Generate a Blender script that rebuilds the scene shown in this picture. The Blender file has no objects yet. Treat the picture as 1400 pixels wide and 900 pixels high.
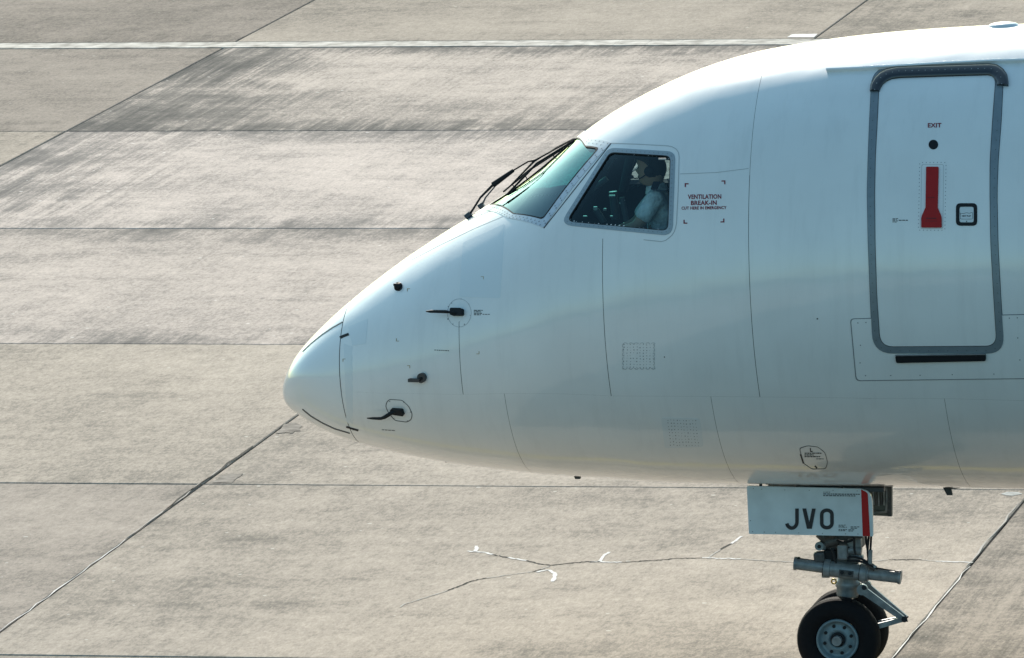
import bpy, bmesh, math, random
import numpy as np
from mathutils import Vector, Matrix
random.seed(7); np.random.seed(7)
R_ = math.radians
scn = bpy.context.scene
COL = scn.collection

# ------------------------------------------------------------------ camera
FPX = 11150.58                                   # focal length in pixels of a 1400 px wide frame
ROLL, PITCH, YAW = R_(-1.93289), R_(9.27058), R_(12.69811)
CAM = np.array([14.31353, -56.59891, 12.00951])
FW = np.array([-math.sin(YAW)*math.cos(PITCH), math.cos(YAW)*math.cos(PITCH), -math.sin(PITCH)])
RT = np.array([math.cos(YAW), math.sin(YAW), 0.0]); UPV = np.cross(RT, FW)
RR = math.cos(ROLL)*RT + math.sin(ROLL)*UPV
UU = -math.sin(ROLL)*RT + math.cos(ROLL)*UPV
cd = bpy.data.cameras.new('camera'); cam = bpy.data.objects.new('camera', cd); COL.objects.link(cam)
cd.sensor_width = 36; cd.lens = FPX/1400*36; cd.clip_start = 1; cd.clip_end = 6000
cam.matrix_world = Matrix(((RR[0], UU[0], -FW[0], CAM[0]), (RR[1], UU[1], -FW[1], CAM[1]), (RR[2], UU[2], -FW[2], CAM[2]), (0, 0, 0, 1)))
scn.camera = cam

# ------------------------------------------------------------------ daylight
SUN_EL, SUN_AZ = R_(29), R_(-19)                 # sun beyond the aircraft, a little towards its nose
w = bpy.data.worlds.new('World'); scn.world = w; w.use_nodes = True
nt = w.node_tree; bg = nt.nodes['Background']
sky = nt.nodes.new('ShaderNodeTexSky'); sky.sky_type = 'NISHITA'; sky.sun_disc = False
sky.sun_elevation = SUN_EL; sky.sun_rotation = SUN_AZ
sky.air_density = 1.1; sky.dust_density = 1.4; sky.ozone_density = 1.0
tint = nt.nodes.new('ShaderNodeMix'); tint.data_type = 'RGBA'; tint.blend_type = 'MULTIPLY'; tint.inputs['Factor'].default_value = 1
tint.inputs['B'].default_value = (.76, 1.0, .95, 1)             # teal grade added to the sky light so shaded surfaces turn greener blue
nt.links.new(sky.outputs[0], tint.inputs['A']); nt.links.new(tint.outputs['Result'], bg.inputs[0]); bg.inputs[1].default_value = 0.100
sl = bpy.data.lights.new('sun', 'SUN'); sun = bpy.data.objects.new('sun', sl); COL.objects.link(sun)
sl.energy = 3.6; sl.angle = R_(0.55); sl.color = (1, .905, .80)
sd = Vector((math.sin(SUN_AZ)*math.cos(SUN_EL), math.cos(SUN_AZ)*math.cos(SUN_EL), math.sin(SUN_EL)))
sun.rotation_euler = sd.to_track_quat('Z', 'Y').to_euler(); sun.location = (0, 30, 40)
scn.view_settings.view_transform = 'Standard'; scn.view_settings.look = 'None'
scn.view_settings.gamma = 1; scn.view_settings.exposure = 1.0; scn.view_settings.use_curve_mapping = False
scn.cycles.max_bounces = 8; scn.cycles.transparent_max_bounces = 16

# ------------------------------------------------------------------ materials
MATS = {}
def mat(name, col, rough=.5, metal=0., coat=0., spec=.5, noise=0., nscale=8., bump=0., bscale=20.):
    m = bpy.data.materials.new(name); m.use_nodes = True; MATS[name] = m
    n = m.node_tree.nodes; l = m.node_tree.links; b = n['Principled BSDF']
    b.inputs['Base Color'].default_value = (*col, 1); b.inputs['Roughness'].default_value = rough
    b.inputs['Metallic'].default_value = metal; b.inputs['Specular IOR Level'].default_value = spec
    b.inputs['Coat Weight'].default_value = coat; b.inputs['Coat Roughness'].default_value = .04
    if noise or bump:
        g = n.new('ShaderNodeNewGeometry')
    if noise:
        t = n.new('ShaderNodeTexNoise'); t.inputs['Scale'].default_value = nscale; t.inputs['Detail'].default_value = 6
        l.new(g.outputs['Position'], t.inputs['Vector'])
        r = n.new('ShaderNodeMapRange'); r.inputs['From Min'].default_value = .3; r.inputs['From Max'].default_value = .7
        r.inputs['To Min'].default_value = 1-noise; r.inputs['To Max'].default_value = 1+noise*.4
        l.new(t.outputs['Fac'], r.inputs['Value'])
        x = n.new('ShaderNodeMix'); x.data_type = 'RGBA'; x.blend_type = 'MULTIPLY'; x.inputs['Factor'].default_value = 1
        x.inputs['A'].default_value = (*col, 1); l.new(r.outputs[0], x.inputs['B']); l.new(x.outputs['Result'], b.inputs['Base Color'])
    if bump:
        t2 = n.new('ShaderNodeTexNoise'); t2.inputs['Scale'].default_value = bscale; t2.inputs['Detail'].default_value = 2
        l.new(g.outputs['Position'], t2.inputs['Vector'])
        bp = n.new('ShaderNodeBump'); bp.inputs['Distance'].default_value = bump; l.new(t2.outputs['Fac'], bp.inputs['Height'])
        l.new(bp.outputs[0], b.inputs['Normal']); l.new(bp.outputs[0], b.inputs['Coat Normal'])
    return m
PAINT = mat('white_paint', (.77, .78, .78), .32, coat=1., noise=.05, nscale=2.2, bump=.008, bscale=1.9)
def soil(m, amt=.07):                              # faint run-down streaks and dust on painted skin
    n = m.node_tree.nodes; l = m.node_tree.links; b = n['Principled BSDF']; src = b.inputs['Base Color'].links[0].from_socket
    g = n.new('ShaderNodeNewGeometry'); mp = n.new('ShaderNodeMapping'); mp.inputs['Scale'].default_value = (11, 3, .9); l.new(g.outputs['Position'], mp.inputs['Vector'])
    t = n.new('ShaderNodeTexNoise'); t.inputs['Scale'].default_value = 1; t.inputs['Detail'].default_value = 8; t.inputs['Roughness'].default_value = .7; l.new(mp.outputs[0], t.inputs['Vector'])
    r = n.new('ShaderNodeMapRange'); r.inputs['From Min'].default_value = .5; r.inputs['From Max'].default_value = .75; r.inputs['To Min'].default_value = 1; r.inputs['To Max'].default_value = 1-amt; l.new(t.outputs['Fac'], r.inputs['Value'])
    x = n.new('ShaderNodeMix'); x.data_type = 'RGBA'; x.blend_type = 'MULTIPLY'; x.inputs['Factor'].default_value = 1; l.new(src, x.inputs['A']); l.new(r.outputs[0], x.inputs['B']); l.new(x.outputs['Result'], b.inputs['Base Color'])
    r2 = n.new('ShaderNodeMapRange'); r2.inputs['From Min'].default_value = .3; r2.inputs['From Max'].default_value = .7; r2.inputs['To Min'].default_value = .03; r2.inputs['To Max'].default_value = .11; l.new(t.outputs['Fac'], r2.inputs['Value']); l.new(r2.outputs[0], b.inputs['Coat Roughness'])
soil(PAINT)
RADOME = mat('radome_paint', (.78, .79, .79), .30, coat=1., noise=.03, nscale=3)
PATCH = mat('grey_white_paint', (.60, .64, .66), .35, coat=.8)
ALU = mat('bare_aluminium', (.52, .55, .58), .34, metal=.75, noise=.12, nscale=25)
FRAME = mat('grey_blue_frame_paint', (.30, .36, .40), .38, metal=.2, noise=.08, nscale=30)
DOORBAND = mat('door_band_grey', (.20, .245, .275), .42, metal=.25, noise=.1, nscale=20)
BLACK = mat('black_rubber_seal', (.010, .012, .015), .6, spec=.25)
DARK = mat('dark_grey_metal', (.05, .055, .062), .4, metal=.3)
SEAM = mat('dark_seam', (.07, .075, .08), .7)
SOFTSEAM = mat('pale_seam', (.40, .42, .43), .6)
RIVET = mat('rivet_metal', (.17, .18, .20), .5, metal=.3)
LININGM = mat('dark_inner_lining', (.035, .037, .042), .85)
RED = mat('red_paint', (.36, .012, .013), .55, spec=.25)
REDTXT = mat('dark_red_lettering', (.20, .012, .025), .55)
BLKTXT = mat('black_lettering', (.015, .017, .022), .55)
TAN = mat('tan_mark', (.36, .27, .15), .6)
GEARG = mat('grey_gear_enamel', (.22, .245, .26), .40, metal=.15, noise=.35, nscale=22)
GEARD = mat('grimy_gear_metal', (.085, .09, .095), .5, metal=.4, noise=.4, nscale=40)
CHROME = mat('polished_steel', (.7, .7, .7), .15, metal=1)
BRASS = mat('brass_ring', (.45, .30, .07), .35, metal=.8)
TYRE = mat('black_tyre_rubber', (.006, .006, .008), .8, spec=.2, noise=.3, nscale=30)
RIM = mat('blue_grey_rim_paint', (.15, .215, .25), .42, metal=.15, noise=.15, nscale=30)
BAYM = mat('bay_primer', (.10, .115, .105), .6, noise=.3, nscale=15)
SKIN = mat('skin', (.42, .24, .16), .55); SHIRT = mat('white_shirt_cloth', (.78, .78, .78), .9, noise=.25, nscale=14, bump=.03, bscale=16)
TROUS = mat('navy_trousers', (.012, .015, .03), .9); HAIR = mat('dark_hair', (.02, .017, .015), .7)
SEATM = mat('grey_seat_cloth', (.045, .05, .055), .9); SHEEP = mat('pale_seat_cover', (.55, .52, .47), .95)

def glass(name, tint, boost):
    m = bpy.data.materials.new(name); m.use_nodes = True; n = m.node_tree.nodes; l = m.node_tree.links
    n.remove(n['Principled BSDF']); out = n['Material Output']
    tr = n.new('ShaderNodeBsdfTransparent'); tr.inputs[0].default_value = (*tint, 1)
    gl = n.new('ShaderNodeBsdfGlossy'); gl.inputs['Roughness'].default_value = .015; gl.inputs[0].default_value = (.74, .97, 1, 1)
    ge = n.new('ShaderNodeNewGeometry'); dt = n.new('ShaderNodeVectorMath'); dt.operation = 'DOT_PRODUCT'
    l.new(ge.outputs['Normal'], dt.inputs[0]); l.new(ge.outputs['Incoming'], dt.inputs[1])
    def M(op, a, b=None):
        x = n.new('ShaderNodeMath'); x.operation = op
        for i, v in enumerate((a, b)):
            if isinstance(v, (int, float)): x.inputs[i].default_value = v
            elif v is not None: l.new(v, x.inputs[i])
        return x.outputs[0]
    sch = M('ADD', M('MULTIPLY', M('POWER', M('SUBTRACT', 1., M('ABSOLUTE', dt.outputs['Value'])), 4.), 1-boost), boost)   # Schlick
    mx = n.new('ShaderNodeMixShader'); l.new(sch, mx.inputs[0]); l.new(tr.outputs[0], mx.inputs[1]); l.new(gl.outputs[0], mx.inputs[2])
    l.new(mx.outputs[0], out.inputs[0]); return m
GLASS = glass('side_window_glass', (.66, .80, .82), .05)
WGLASS = glass('windshield_glass', (.15, .50, .49), .15)

# ------------------------------------------------------------------ fuselage loft
XN = -0.16523; T0, T1 = -0.0282, 0.0506
SK2 = np.array([0.0, 0.03, 0.1, 0.25, 0.5, 0.9, 1.4, 1.75, 2.1, 2.35, 2.8, 3.4, 4.0, 5.0, 6.2, 7.5]); SK = np.sqrt(SK2)
TOP = np.array([2.082, 2.192, 2.3193, 2.4833, 2.7017, 3.0014, 3.3188, 3.5229, 3.7737, 3.9744, 4.2411, 4.4806, 4.6042, 4.7017, 4.7374, 4.7374])
BOT = np.array([2.082, 1.976, 1.9136, 1.8236, 1.7277, 1.637, 1.5559, 1.5169, 1.4864, 1.4753, 1.4484, 1.4324, 1.4246, 1.4214, 1.4052, 1.4079])
WID = np.array([0.0, 0.1907, 0.3084, 0.4534, 0.5998, 0.7915, 0.9723, 1.0696, 1.1493, 1.1985, 1.2761, 1.3621, 1.424, 1.483, 1.5125, 1.5039])
ZCC = np.array([2.082, 2.10, 2.16, 2.2298, 2.2314, 2.2858, 2.4144, 2.5201, 2.6186, 2.6793, 2.772, 2.8796, 2.9669, 3.0463, 3.046, 3.044])
def spline(xk, yk):
    n = len(xk); h = np.diff(xk); A = np.zeros((n, n)); b = np.zeros(n); A[0, 0] = A[-1, -1] = 1
    for i in range(1, n-1):
        A[i, i-1] = h[i-1]; A[i, i] = 2*(h[i-1]+h[i]); A[i, i+1] = h[i]
        b[i] = 6*((yk[i+1]-yk[i])/h[i]-(yk[i]-yk[i-1])/h[i-1])
    m = np.linalg.solve(A, b)
    def F(x):
        x = np.clip(np.asarray(x, float), xk[0], xk[-1]); i = np.clip(np.searchsorted(xk, x)-1, 0, n-2); t = x-xk[i]; hh = h[i]
        return yk[i]+t*((yk[i+1]-yk[i])/hh-hh*(2*m[i]+m[i+1])/6)+t*t*m[i]/2+t**3*(m[i+1]-m[i])/(6*hh)
    return F
fT, fB, fW, fZ = (spline(SK, a) for a in (TOP, BOT, WID, ZCC))
def surf(s, th):
    """point of the outer skin: s = sqrt(distance from the nose), th = angle round the section (-90 belly, 90 crown)"""
    s = np.asarray(s, float); th = np.asarray(th, float)
    T, B, W, Z = fT(s), fB(s), fW(s), fZ(s); si = np.sin(th)
    z = Z+np.where(si >= 0, (T-Z)*si, (Z-B)*si); y = -W*np.cos(th)
    x = XN+s*s+(z-2.4)*(T0-T1*np.exp(-(s*s/.8)**2))
    return np.stack([x, y, z], -1)
def normal(s, th):
    e = 1e-3; s = np.maximum(np.asarray(s, float), .004)
    a = surf(s+e, th)-surf(s-e, th); b = surf(s, th+e)-surf(s, th-e)
    n = np.cross(b, a); n /= np.linalg.norm(n, axis=-1, keepdims=True)+1e-12
    c = surf(s, th); out = c-np.stack([c[..., 0]+.0, 0*c[..., 1], fZ(s)], -1)
    sg = np.sign((n*out).sum(-1)); sg[sg == 0] = 1
    return n*sg[..., None]
def proj(P):
    d = P-CAM; z = d@FW
    return np.stack([700+FPX*(d@RR)/z, 450-FPX*(d@UU)/z], -1)
_gs = np.sqrt(np.concatenate([np.linspace(0, .3, 14), np.linspace(.33, 9, 110)])); _gt = np.radians(np.linspace(-85, 96, 74))
_GS, _GT = np.meshgrid(_gs, _gt, indexing='ij'); _GS = _GS.ravel(); _GT = _GT.ravel(); _GP = proj(surf(_GS, _GT))
_nv = (normal(_GS, _GT)@FW) < .02; _GS, _GT, _GP = _GS[_nv], _GT[_nv], _GP[_nv]
def hit(P):
    """(s, th) where the line of sight through picture points meets the near skin"""
    P = np.atleast_2d(np.asarray(P, float)); s = np.zeros(len(P)); t = np.zeros(len(P))
    for k in range(0, len(P), 400):
        d = ((P[k:k+400, None]-_GP[None])**2).sum(-1); j = d.argmin(1); s[k:k+400] = _GS[j]; t[k:k+400] = _GT[j]
    s0, t0 = s.copy(), t.copy(); e = 1e-4
    for _ in range(9):
        f0 = proj(surf(s, t))-P; a = (proj(surf(s+e, t))-P-f0)/e; b = (proj(surf(s, t+e))-P-f0)/e
        det = a[:, 0]*b[:, 1]-a[:, 1]*b[:, 0]; det = np.where(abs(det) < 1e-3, 1e-3, det)
        ds = -(f0[:, 0]*b[:, 1]-f0[:, 1]*b[:, 0])/det; dt = -(a[:, 0]*f0[:, 1]-a[:, 1]*f0[:, 0])/det
        s = s+np.clip(ds, -.06, .06); t = t+np.clip(dt, -.06, .06)
    bad = (abs(s-s0) > .15) | (abs(t-t0) > .2) | ~np.isfinite(s); s[bad] = s0[bad]; t[bad] = t0[bad]
    return s, t
def skin(P, off=0.):
    s, t = hit(P); return surf(s, t)+normal(s, t)*off
def skinst(ST, off=0.):
    ST = np.asarray(ST, float); return surf(ST[:, 0], ST[:, 1])+normal(ST[:, 0], ST[:, 1])*off
def at_y(P, y):
    P = np.atleast_2d(np.asarray(P, float)); yy = np.broadcast_to(y, len(P))
    d = FPX*FW[None]+(P[:, :1]-700)*RR[None]-(P[:, 1:]-450)*UU[None]
    k = (yy-CAM[1])/d[:, 1]; return CAM+d*k[:, None]
def plane(y):
    return lambda P, off=0.: at_y(P, y)+np.array([0, -off, 0])
def gnd(px, py, z=0.):
    d = FPX*FW+(px-700)*RR-(py-450)*UU; k = (z-CAM[2])/d[2]; return CAM+d*k

# ------------------------------------------------------------------ object helpers
def link(name, me, m=None, parent=None, loc=None):
    o = bpy.data.objects.new(name, me); COL.objects.link(o)
    if m is not None and me is not None and not me.materials: me.materials.append(m)
    if parent is not None:
        o.parent = parent; o.matrix_parent_inverse = Matrix.Translation(-Vector(ROOTLOC.get(parent.name, (0, 0, 0))))
    if loc is not None: o.location = loc
    return o
ROOTLOC = {}
def empty(name, loc, parent=None, **kw):
    o = bpy.data.objects.new(name, None); COL.objects.link(o); o.empty_display_size = .3
    if parent is None:
        o.location = loc; ROOTLOC[o.name] = loc
    else:
        o.parent = parent; o.location = Vector(loc)-Vector(ROOTLOC[parent.name]); ROOTLOC[o.name] = loc
    for k, v in kw.items(): o[k] = v
    return o
def child(name, me, m, parent, label=None, kind=None):
    """mesh in world coordinates, parented to a thing or part whose world place is known"""
    o = link(name, me, m); o.parent = parent
    o.matrix_parent_inverse = Matrix.Translation(-Vector(ROOTLOC.get(parent.name, (0, 0, 0))))
    ROOTLOC[o.name] = (0, 0, 0)
    if label: o['label'] = label
    if kind: o['kind'] = kind
    return o
def mesh(name, V, F, smooth=True):
    me = bpy.data.meshes.new(name); me.from_pydata([tuple(v) for v in V], [], [tuple(int(i) for i in f) for f in F])
    if smooth: me.polygons.foreach_set('use_smooth', [True]*len(me.polygons))
    me.update(); return me
class MB:
    def __init__(s): s.V = []; s.F = []; s.S = []
    def add(s, V, F, smooth=True):
        b = len(s.V); s.V += [tuple(map(float, v)) for v in V]; s.F += [tuple(int(i)+b for i in f) for f in F]; s.S += [smooth]*len(F); return s
    def build(s, name, m, parent=None, **kw):
        me = bpy.data.meshes.new(name); me.from_pydata(s.V, [], s.F); me.polygons.foreach_set('use_smooth', s.S); me.update()
        if parent is None: return link(name, me, m)
        return child(name, me, m, parent, **kw)
    def box(s, c, size, rot=None, bev=.0):
        bm = bmesh.new(); bmesh.ops.create_cube(bm, size=1)
        bmesh.ops.scale(bm, vec=size, verts=bm.verts)
        if bev: bmesh.ops.bevel(bm, geom=bm.edges[:], offset=bev, segments=2, affect='EDGES', profile=.5)
        M = Matrix.Translation(Vector(c))@(rot.to_4x4() if rot is not None else Matrix())
        bmesh.ops.transform(bm, matrix=M, verts=bm.verts); bm.verts.index_update()
        s.add([v.co[:] for v in bm.verts], [[v.index for v in f.verts] for f in bm.faces], False); bm.free(); return s
    def tube(s, pts, rad, n=14, caps=True):
        pts = [Vector(p) for p in pts]; rad = rad if hasattr(rad, '__len__') else [rad]*len(pts)
        V = []; ref = Vector((.13, .2, .97)) if abs((pts[-1]-pts[0]).normalized().z) < .9 else Vector((1, .1, .05))
        for i, p in enumerate(pts):
            t = (pts[min(i+1, len(pts)-1)]-pts[max(i-1, 0)]).normalized()
            a = t.cross(ref).normalized(); b = t.cross(a)
            for k in range(n):
                q = 2*math.pi*k/n; V.append(p+(a*math.cos(q)+b*math.sin(q))*rad[i])
        F = [(i*n+k, i*n+(k+1) % n, (i+1)*n+(k+1) % n, (i+1)*n+k) for i in range(len(pts)-1) for k in range(n)]
        s.add(V, F, True)
        if caps:
            s.add(V[:n], [list(range(n))[::-1]], False); s.add(V[-n:], [list(range(n))], False)
        return s
    def lathe(s, c, axis, prof, n=40):
        """profile [(distance along axis, radius)] spun round axis"""
        ax = Vector(axis).normalized(); a = ax.cross(Vector((.1, .03, .99))).normalized(); b = ax.cross(a); c = Vector(c); V = []
        for (d, r) in prof:
            for k in range(n):
                q = 2*math.pi*k/n; V.append(c+ax*d+(a*math.cos(q)+b*math.sin(q))*r)
        F = [(i*n+k, i*n+(k+1) % n, (i+1)*n+(k+1) % n, (i+1)*n+k) for i in range(len(prof)-1) for k in range(n)]
        return s.add(V, F, True)
    def bar(s, a, b, w0, w1, thick, up=Vector((0, 1, 0))):
        a, b = Vector(a), Vector(b); t = (b-a).normalized(); u = up; v = t.cross(u).normalized()
        V = [p+u*sy*thick/2+v*sv*wd/2 for p, wd in ((a, w0), (b, w1)) for sy, sv in ((-1, -1), (1, -1), (1, 1), (-1, 1))]
        return s.add(V, [(0, 1, 2, 3), (7, 6, 5, 4), (0, 4, 5, 1), (1, 5, 6, 2), (2, 6, 7, 3), (3, 7, 4, 0)], False)

def loop(pts, r, narc=6, nseg=10):
    """closed outline with rounded corners; the same corner count always gives the same vertex count"""
    P = np.asarray(pts, float); n = len(P); r = r if hasattr(r, '__len__') else [r]*n; arcs = []
    for i in range(n):
        p, a, b = P[i], P[i-1], P[(i+1) % n]; da, db = a-p, b-p; la, lb = np.linalg.norm(da), np.linalg.norm(db)
        d = min(r[i], la*.45, lb*.45); A, B = p+da/la*d, p+db/lb*d; t = np.linspace(0, 1, narc)[:, None]
        arcs.append((1-t)**2*A+2*t*(1-t)*p+t*t*B)
    out = []
    for i in range(n):
        out += list(arcs[i]); a, b = arcs[i][-1], arcs[(i+1) % n][0]
        for k in range(1, nseg): out.append(a+(b-a)*k/nseg)
    return np.array(out)
def ring_mesh(mb, outer, inner, mp, off=.004, base=-.01, k=2, crown=0.):
    n = len(outer); rows = [mp(outer, base)]
    for j in range(k+1):
        t = j/k; rows.append(mp(outer*(1-t)+inner*t, off+crown*math.sin(math.pi*t)))
    rows.append(mp(inner, base))
    def strip(a, b, sm): mb.add(list(a)+list(b), [(i, (i+1) % n, n+(i+1) % n, n+i) for i in range(n)], sm)
    strip(rows[0], rows[1], False); strip(rows[-2], rows[-1], False)
    V = np.concatenate(rows[1:-1]); mb.add(V, [(j*n+i, j*n+(i+1) % n, (j+1)*n+(i+1) % n, (j+1)*n+i) for j in range(k) for i in range(n)], True)
    return mb
def fill_mesh(mb, outer, mp, off=.003, base=-.01, k=6):
    n = len(outer); c = outer.mean(0); rows = [outer*(1-j/k)+c*(j/k) for j in range(k)]
    V = np.concatenate([mp(r, off) for r in rows]+[mp(c[None], off)])
    F = [(j*n+i, j*n+(i+1) % n, (j+1)*n+(i+1) % n, (j+1)*n+i) for j in range(k-1) for i in range(n)]
    F += [((k-1)*n+i, (k-1)*n+(i+1) % n, k*n) for i in range(n)]
    mb.add(V, F, True)
    if base is not None:
        a = mp(outer, off); b = mp(outer, base); mb.add(list(a)+list(b), [(i, (i+1) % n, n+(i+1) % n, n+i) for i in range(n)], False)
    return mb
def resample(pts, step):
    P = np.asarray(pts, float); d = np.r_[0, np.cumsum(np.linalg.norm(np.diff(P, axis=0), axis=1))]; n = max(2, int(d[-1]/step)+1)
    t = np.linspace(0, d[-1], n); return np.stack([np.interp(t, d, P[:, 0]), np.interp(t, d, P[:, 1])], 1)
def line_mesh(mb, pts, wd, mp, off=.0015, step=6.):
    P = resample(pts, step); t = np.gradient(P, axis=0); t /= np.linalg.norm(t, axis=1, keepdims=True)+1e-9
    nn = np.stack([-t[:, 1], t[:, 0]], 1)*(np.asarray(wd)/2 if not hasattr(wd, '__len__') else np.interp(np.linspace(0, 1, len(P)), np.linspace(0, 1, len(wd)), wd)[:, None]/2)
    A, B = mp(P-nn, off), mp(P+nn, off); n = len(P); A0, B0 = mp(P-nn, -.004), mp(P+nn, -.004)
    mb.add(list(A)+list(B), [(i, i+1, n+i+1, n+i) for i in range(n-1)], True)
    mb.add(list(A)+list(A0), [(i, i+1, n+i+1, n+i) for i in range(n-1)], False); mb.add(list(B)+list(B0), [(i, i+1, n+i+1, n+i) for i in range(n-1)], False)
    return mb
def dots_mesh(mb, pts, rpx, mp, off=.002):
    P = np.asarray(pts, float); C = mp(P, off); a = np.linspace(0, 2*np.pi, 7)[:-1]
    rr = np.broadcast_to(rpx, len(P))
    Q = (P[:, None]+rr[:, None, None]*np.stack([np.cos(a), np.sin(a)], 1)[None]).reshape(-1, 2); V = mp(Q, off*.4)
    for i in range(len(P)):
        mb.add([C[i]]+list(V[i*6:i*6+6]), [(0, 1+j, 1+(j+1) % 6) for j in range(6)], True)
    return mb
def text_mesh(mb, txt, box, mp, off=.0018, bold=.03, slope=0.):
    cu = bpy.data.curves.new('t', 'FONT'); cu.body = txt; cu.offset = bold; cu.resolution_u = 3; cu.space_character = 1.05
    o = bpy.data.objects.new('t', cu); COL.objects.link(o); dg = bpy.context.evaluated_depsgraph_get()
    me = o.evaluated_get(dg).to_mesh(); V = np.array([v.co[:2] for v in me.vertices]); F = [list(p.vertices) for p in me.polygons]
    o.evaluated_get(dg).to_mesh_clear(); bpy.data.objects.remove(o); bpy.data.curves.remove(cu)
    lo, hi = V.min(0), V.max(0); x0, y0, x1, y1 = box; t = (V-lo)/(hi-lo)
    P = np.stack([x0+t[:, 0]*(x1-x0), y1-t[:, 1]*(y1-y0)+slope*(t[:, 0])*(x1-x0)], 1)
    return mb.add(mp(P, off), F, False)
def micro_text(mb, box, rows, mp, off=.0018, slope=0., seed=1, fill=.8):
    rnd = random.Random(seed); x0, y0, x1, y1 = box; h = (y1-y0)/rows
    for r in range(rows):
        x = x0; xe = x0+(x1-x0)*(1 if r % 2 == 0 else fill)
        while x < xe-1:
            wd = min(rnd.uniform(1.6, 4.5), xe-x); yy = y0+r*h+slope*(x-x0)
            P = np.array([(x, yy), (x+wd, yy+slope*wd), (x+wd, yy+h*.55+slope*wd), (x, yy+h*.55)]); mb.add(mp(P, off), [(0, 1, 2, 3)], False)
            x += wd+.8
    return mb
def inpoly(px, py, poly):
    c = np.zeros(px.shape, bool); n = len(poly)
    for i in range(n):
        x0, y0 = poly[i-1]; x1, y1 = poly[i]
        k = ((y0 > py) != (y1 > py)); xx = (x1-x0)*(py-y0)/((y1-y0) if y1 != y0 else 1e-9)+x0; c ^= (k & (px < xx))
    return c

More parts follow.
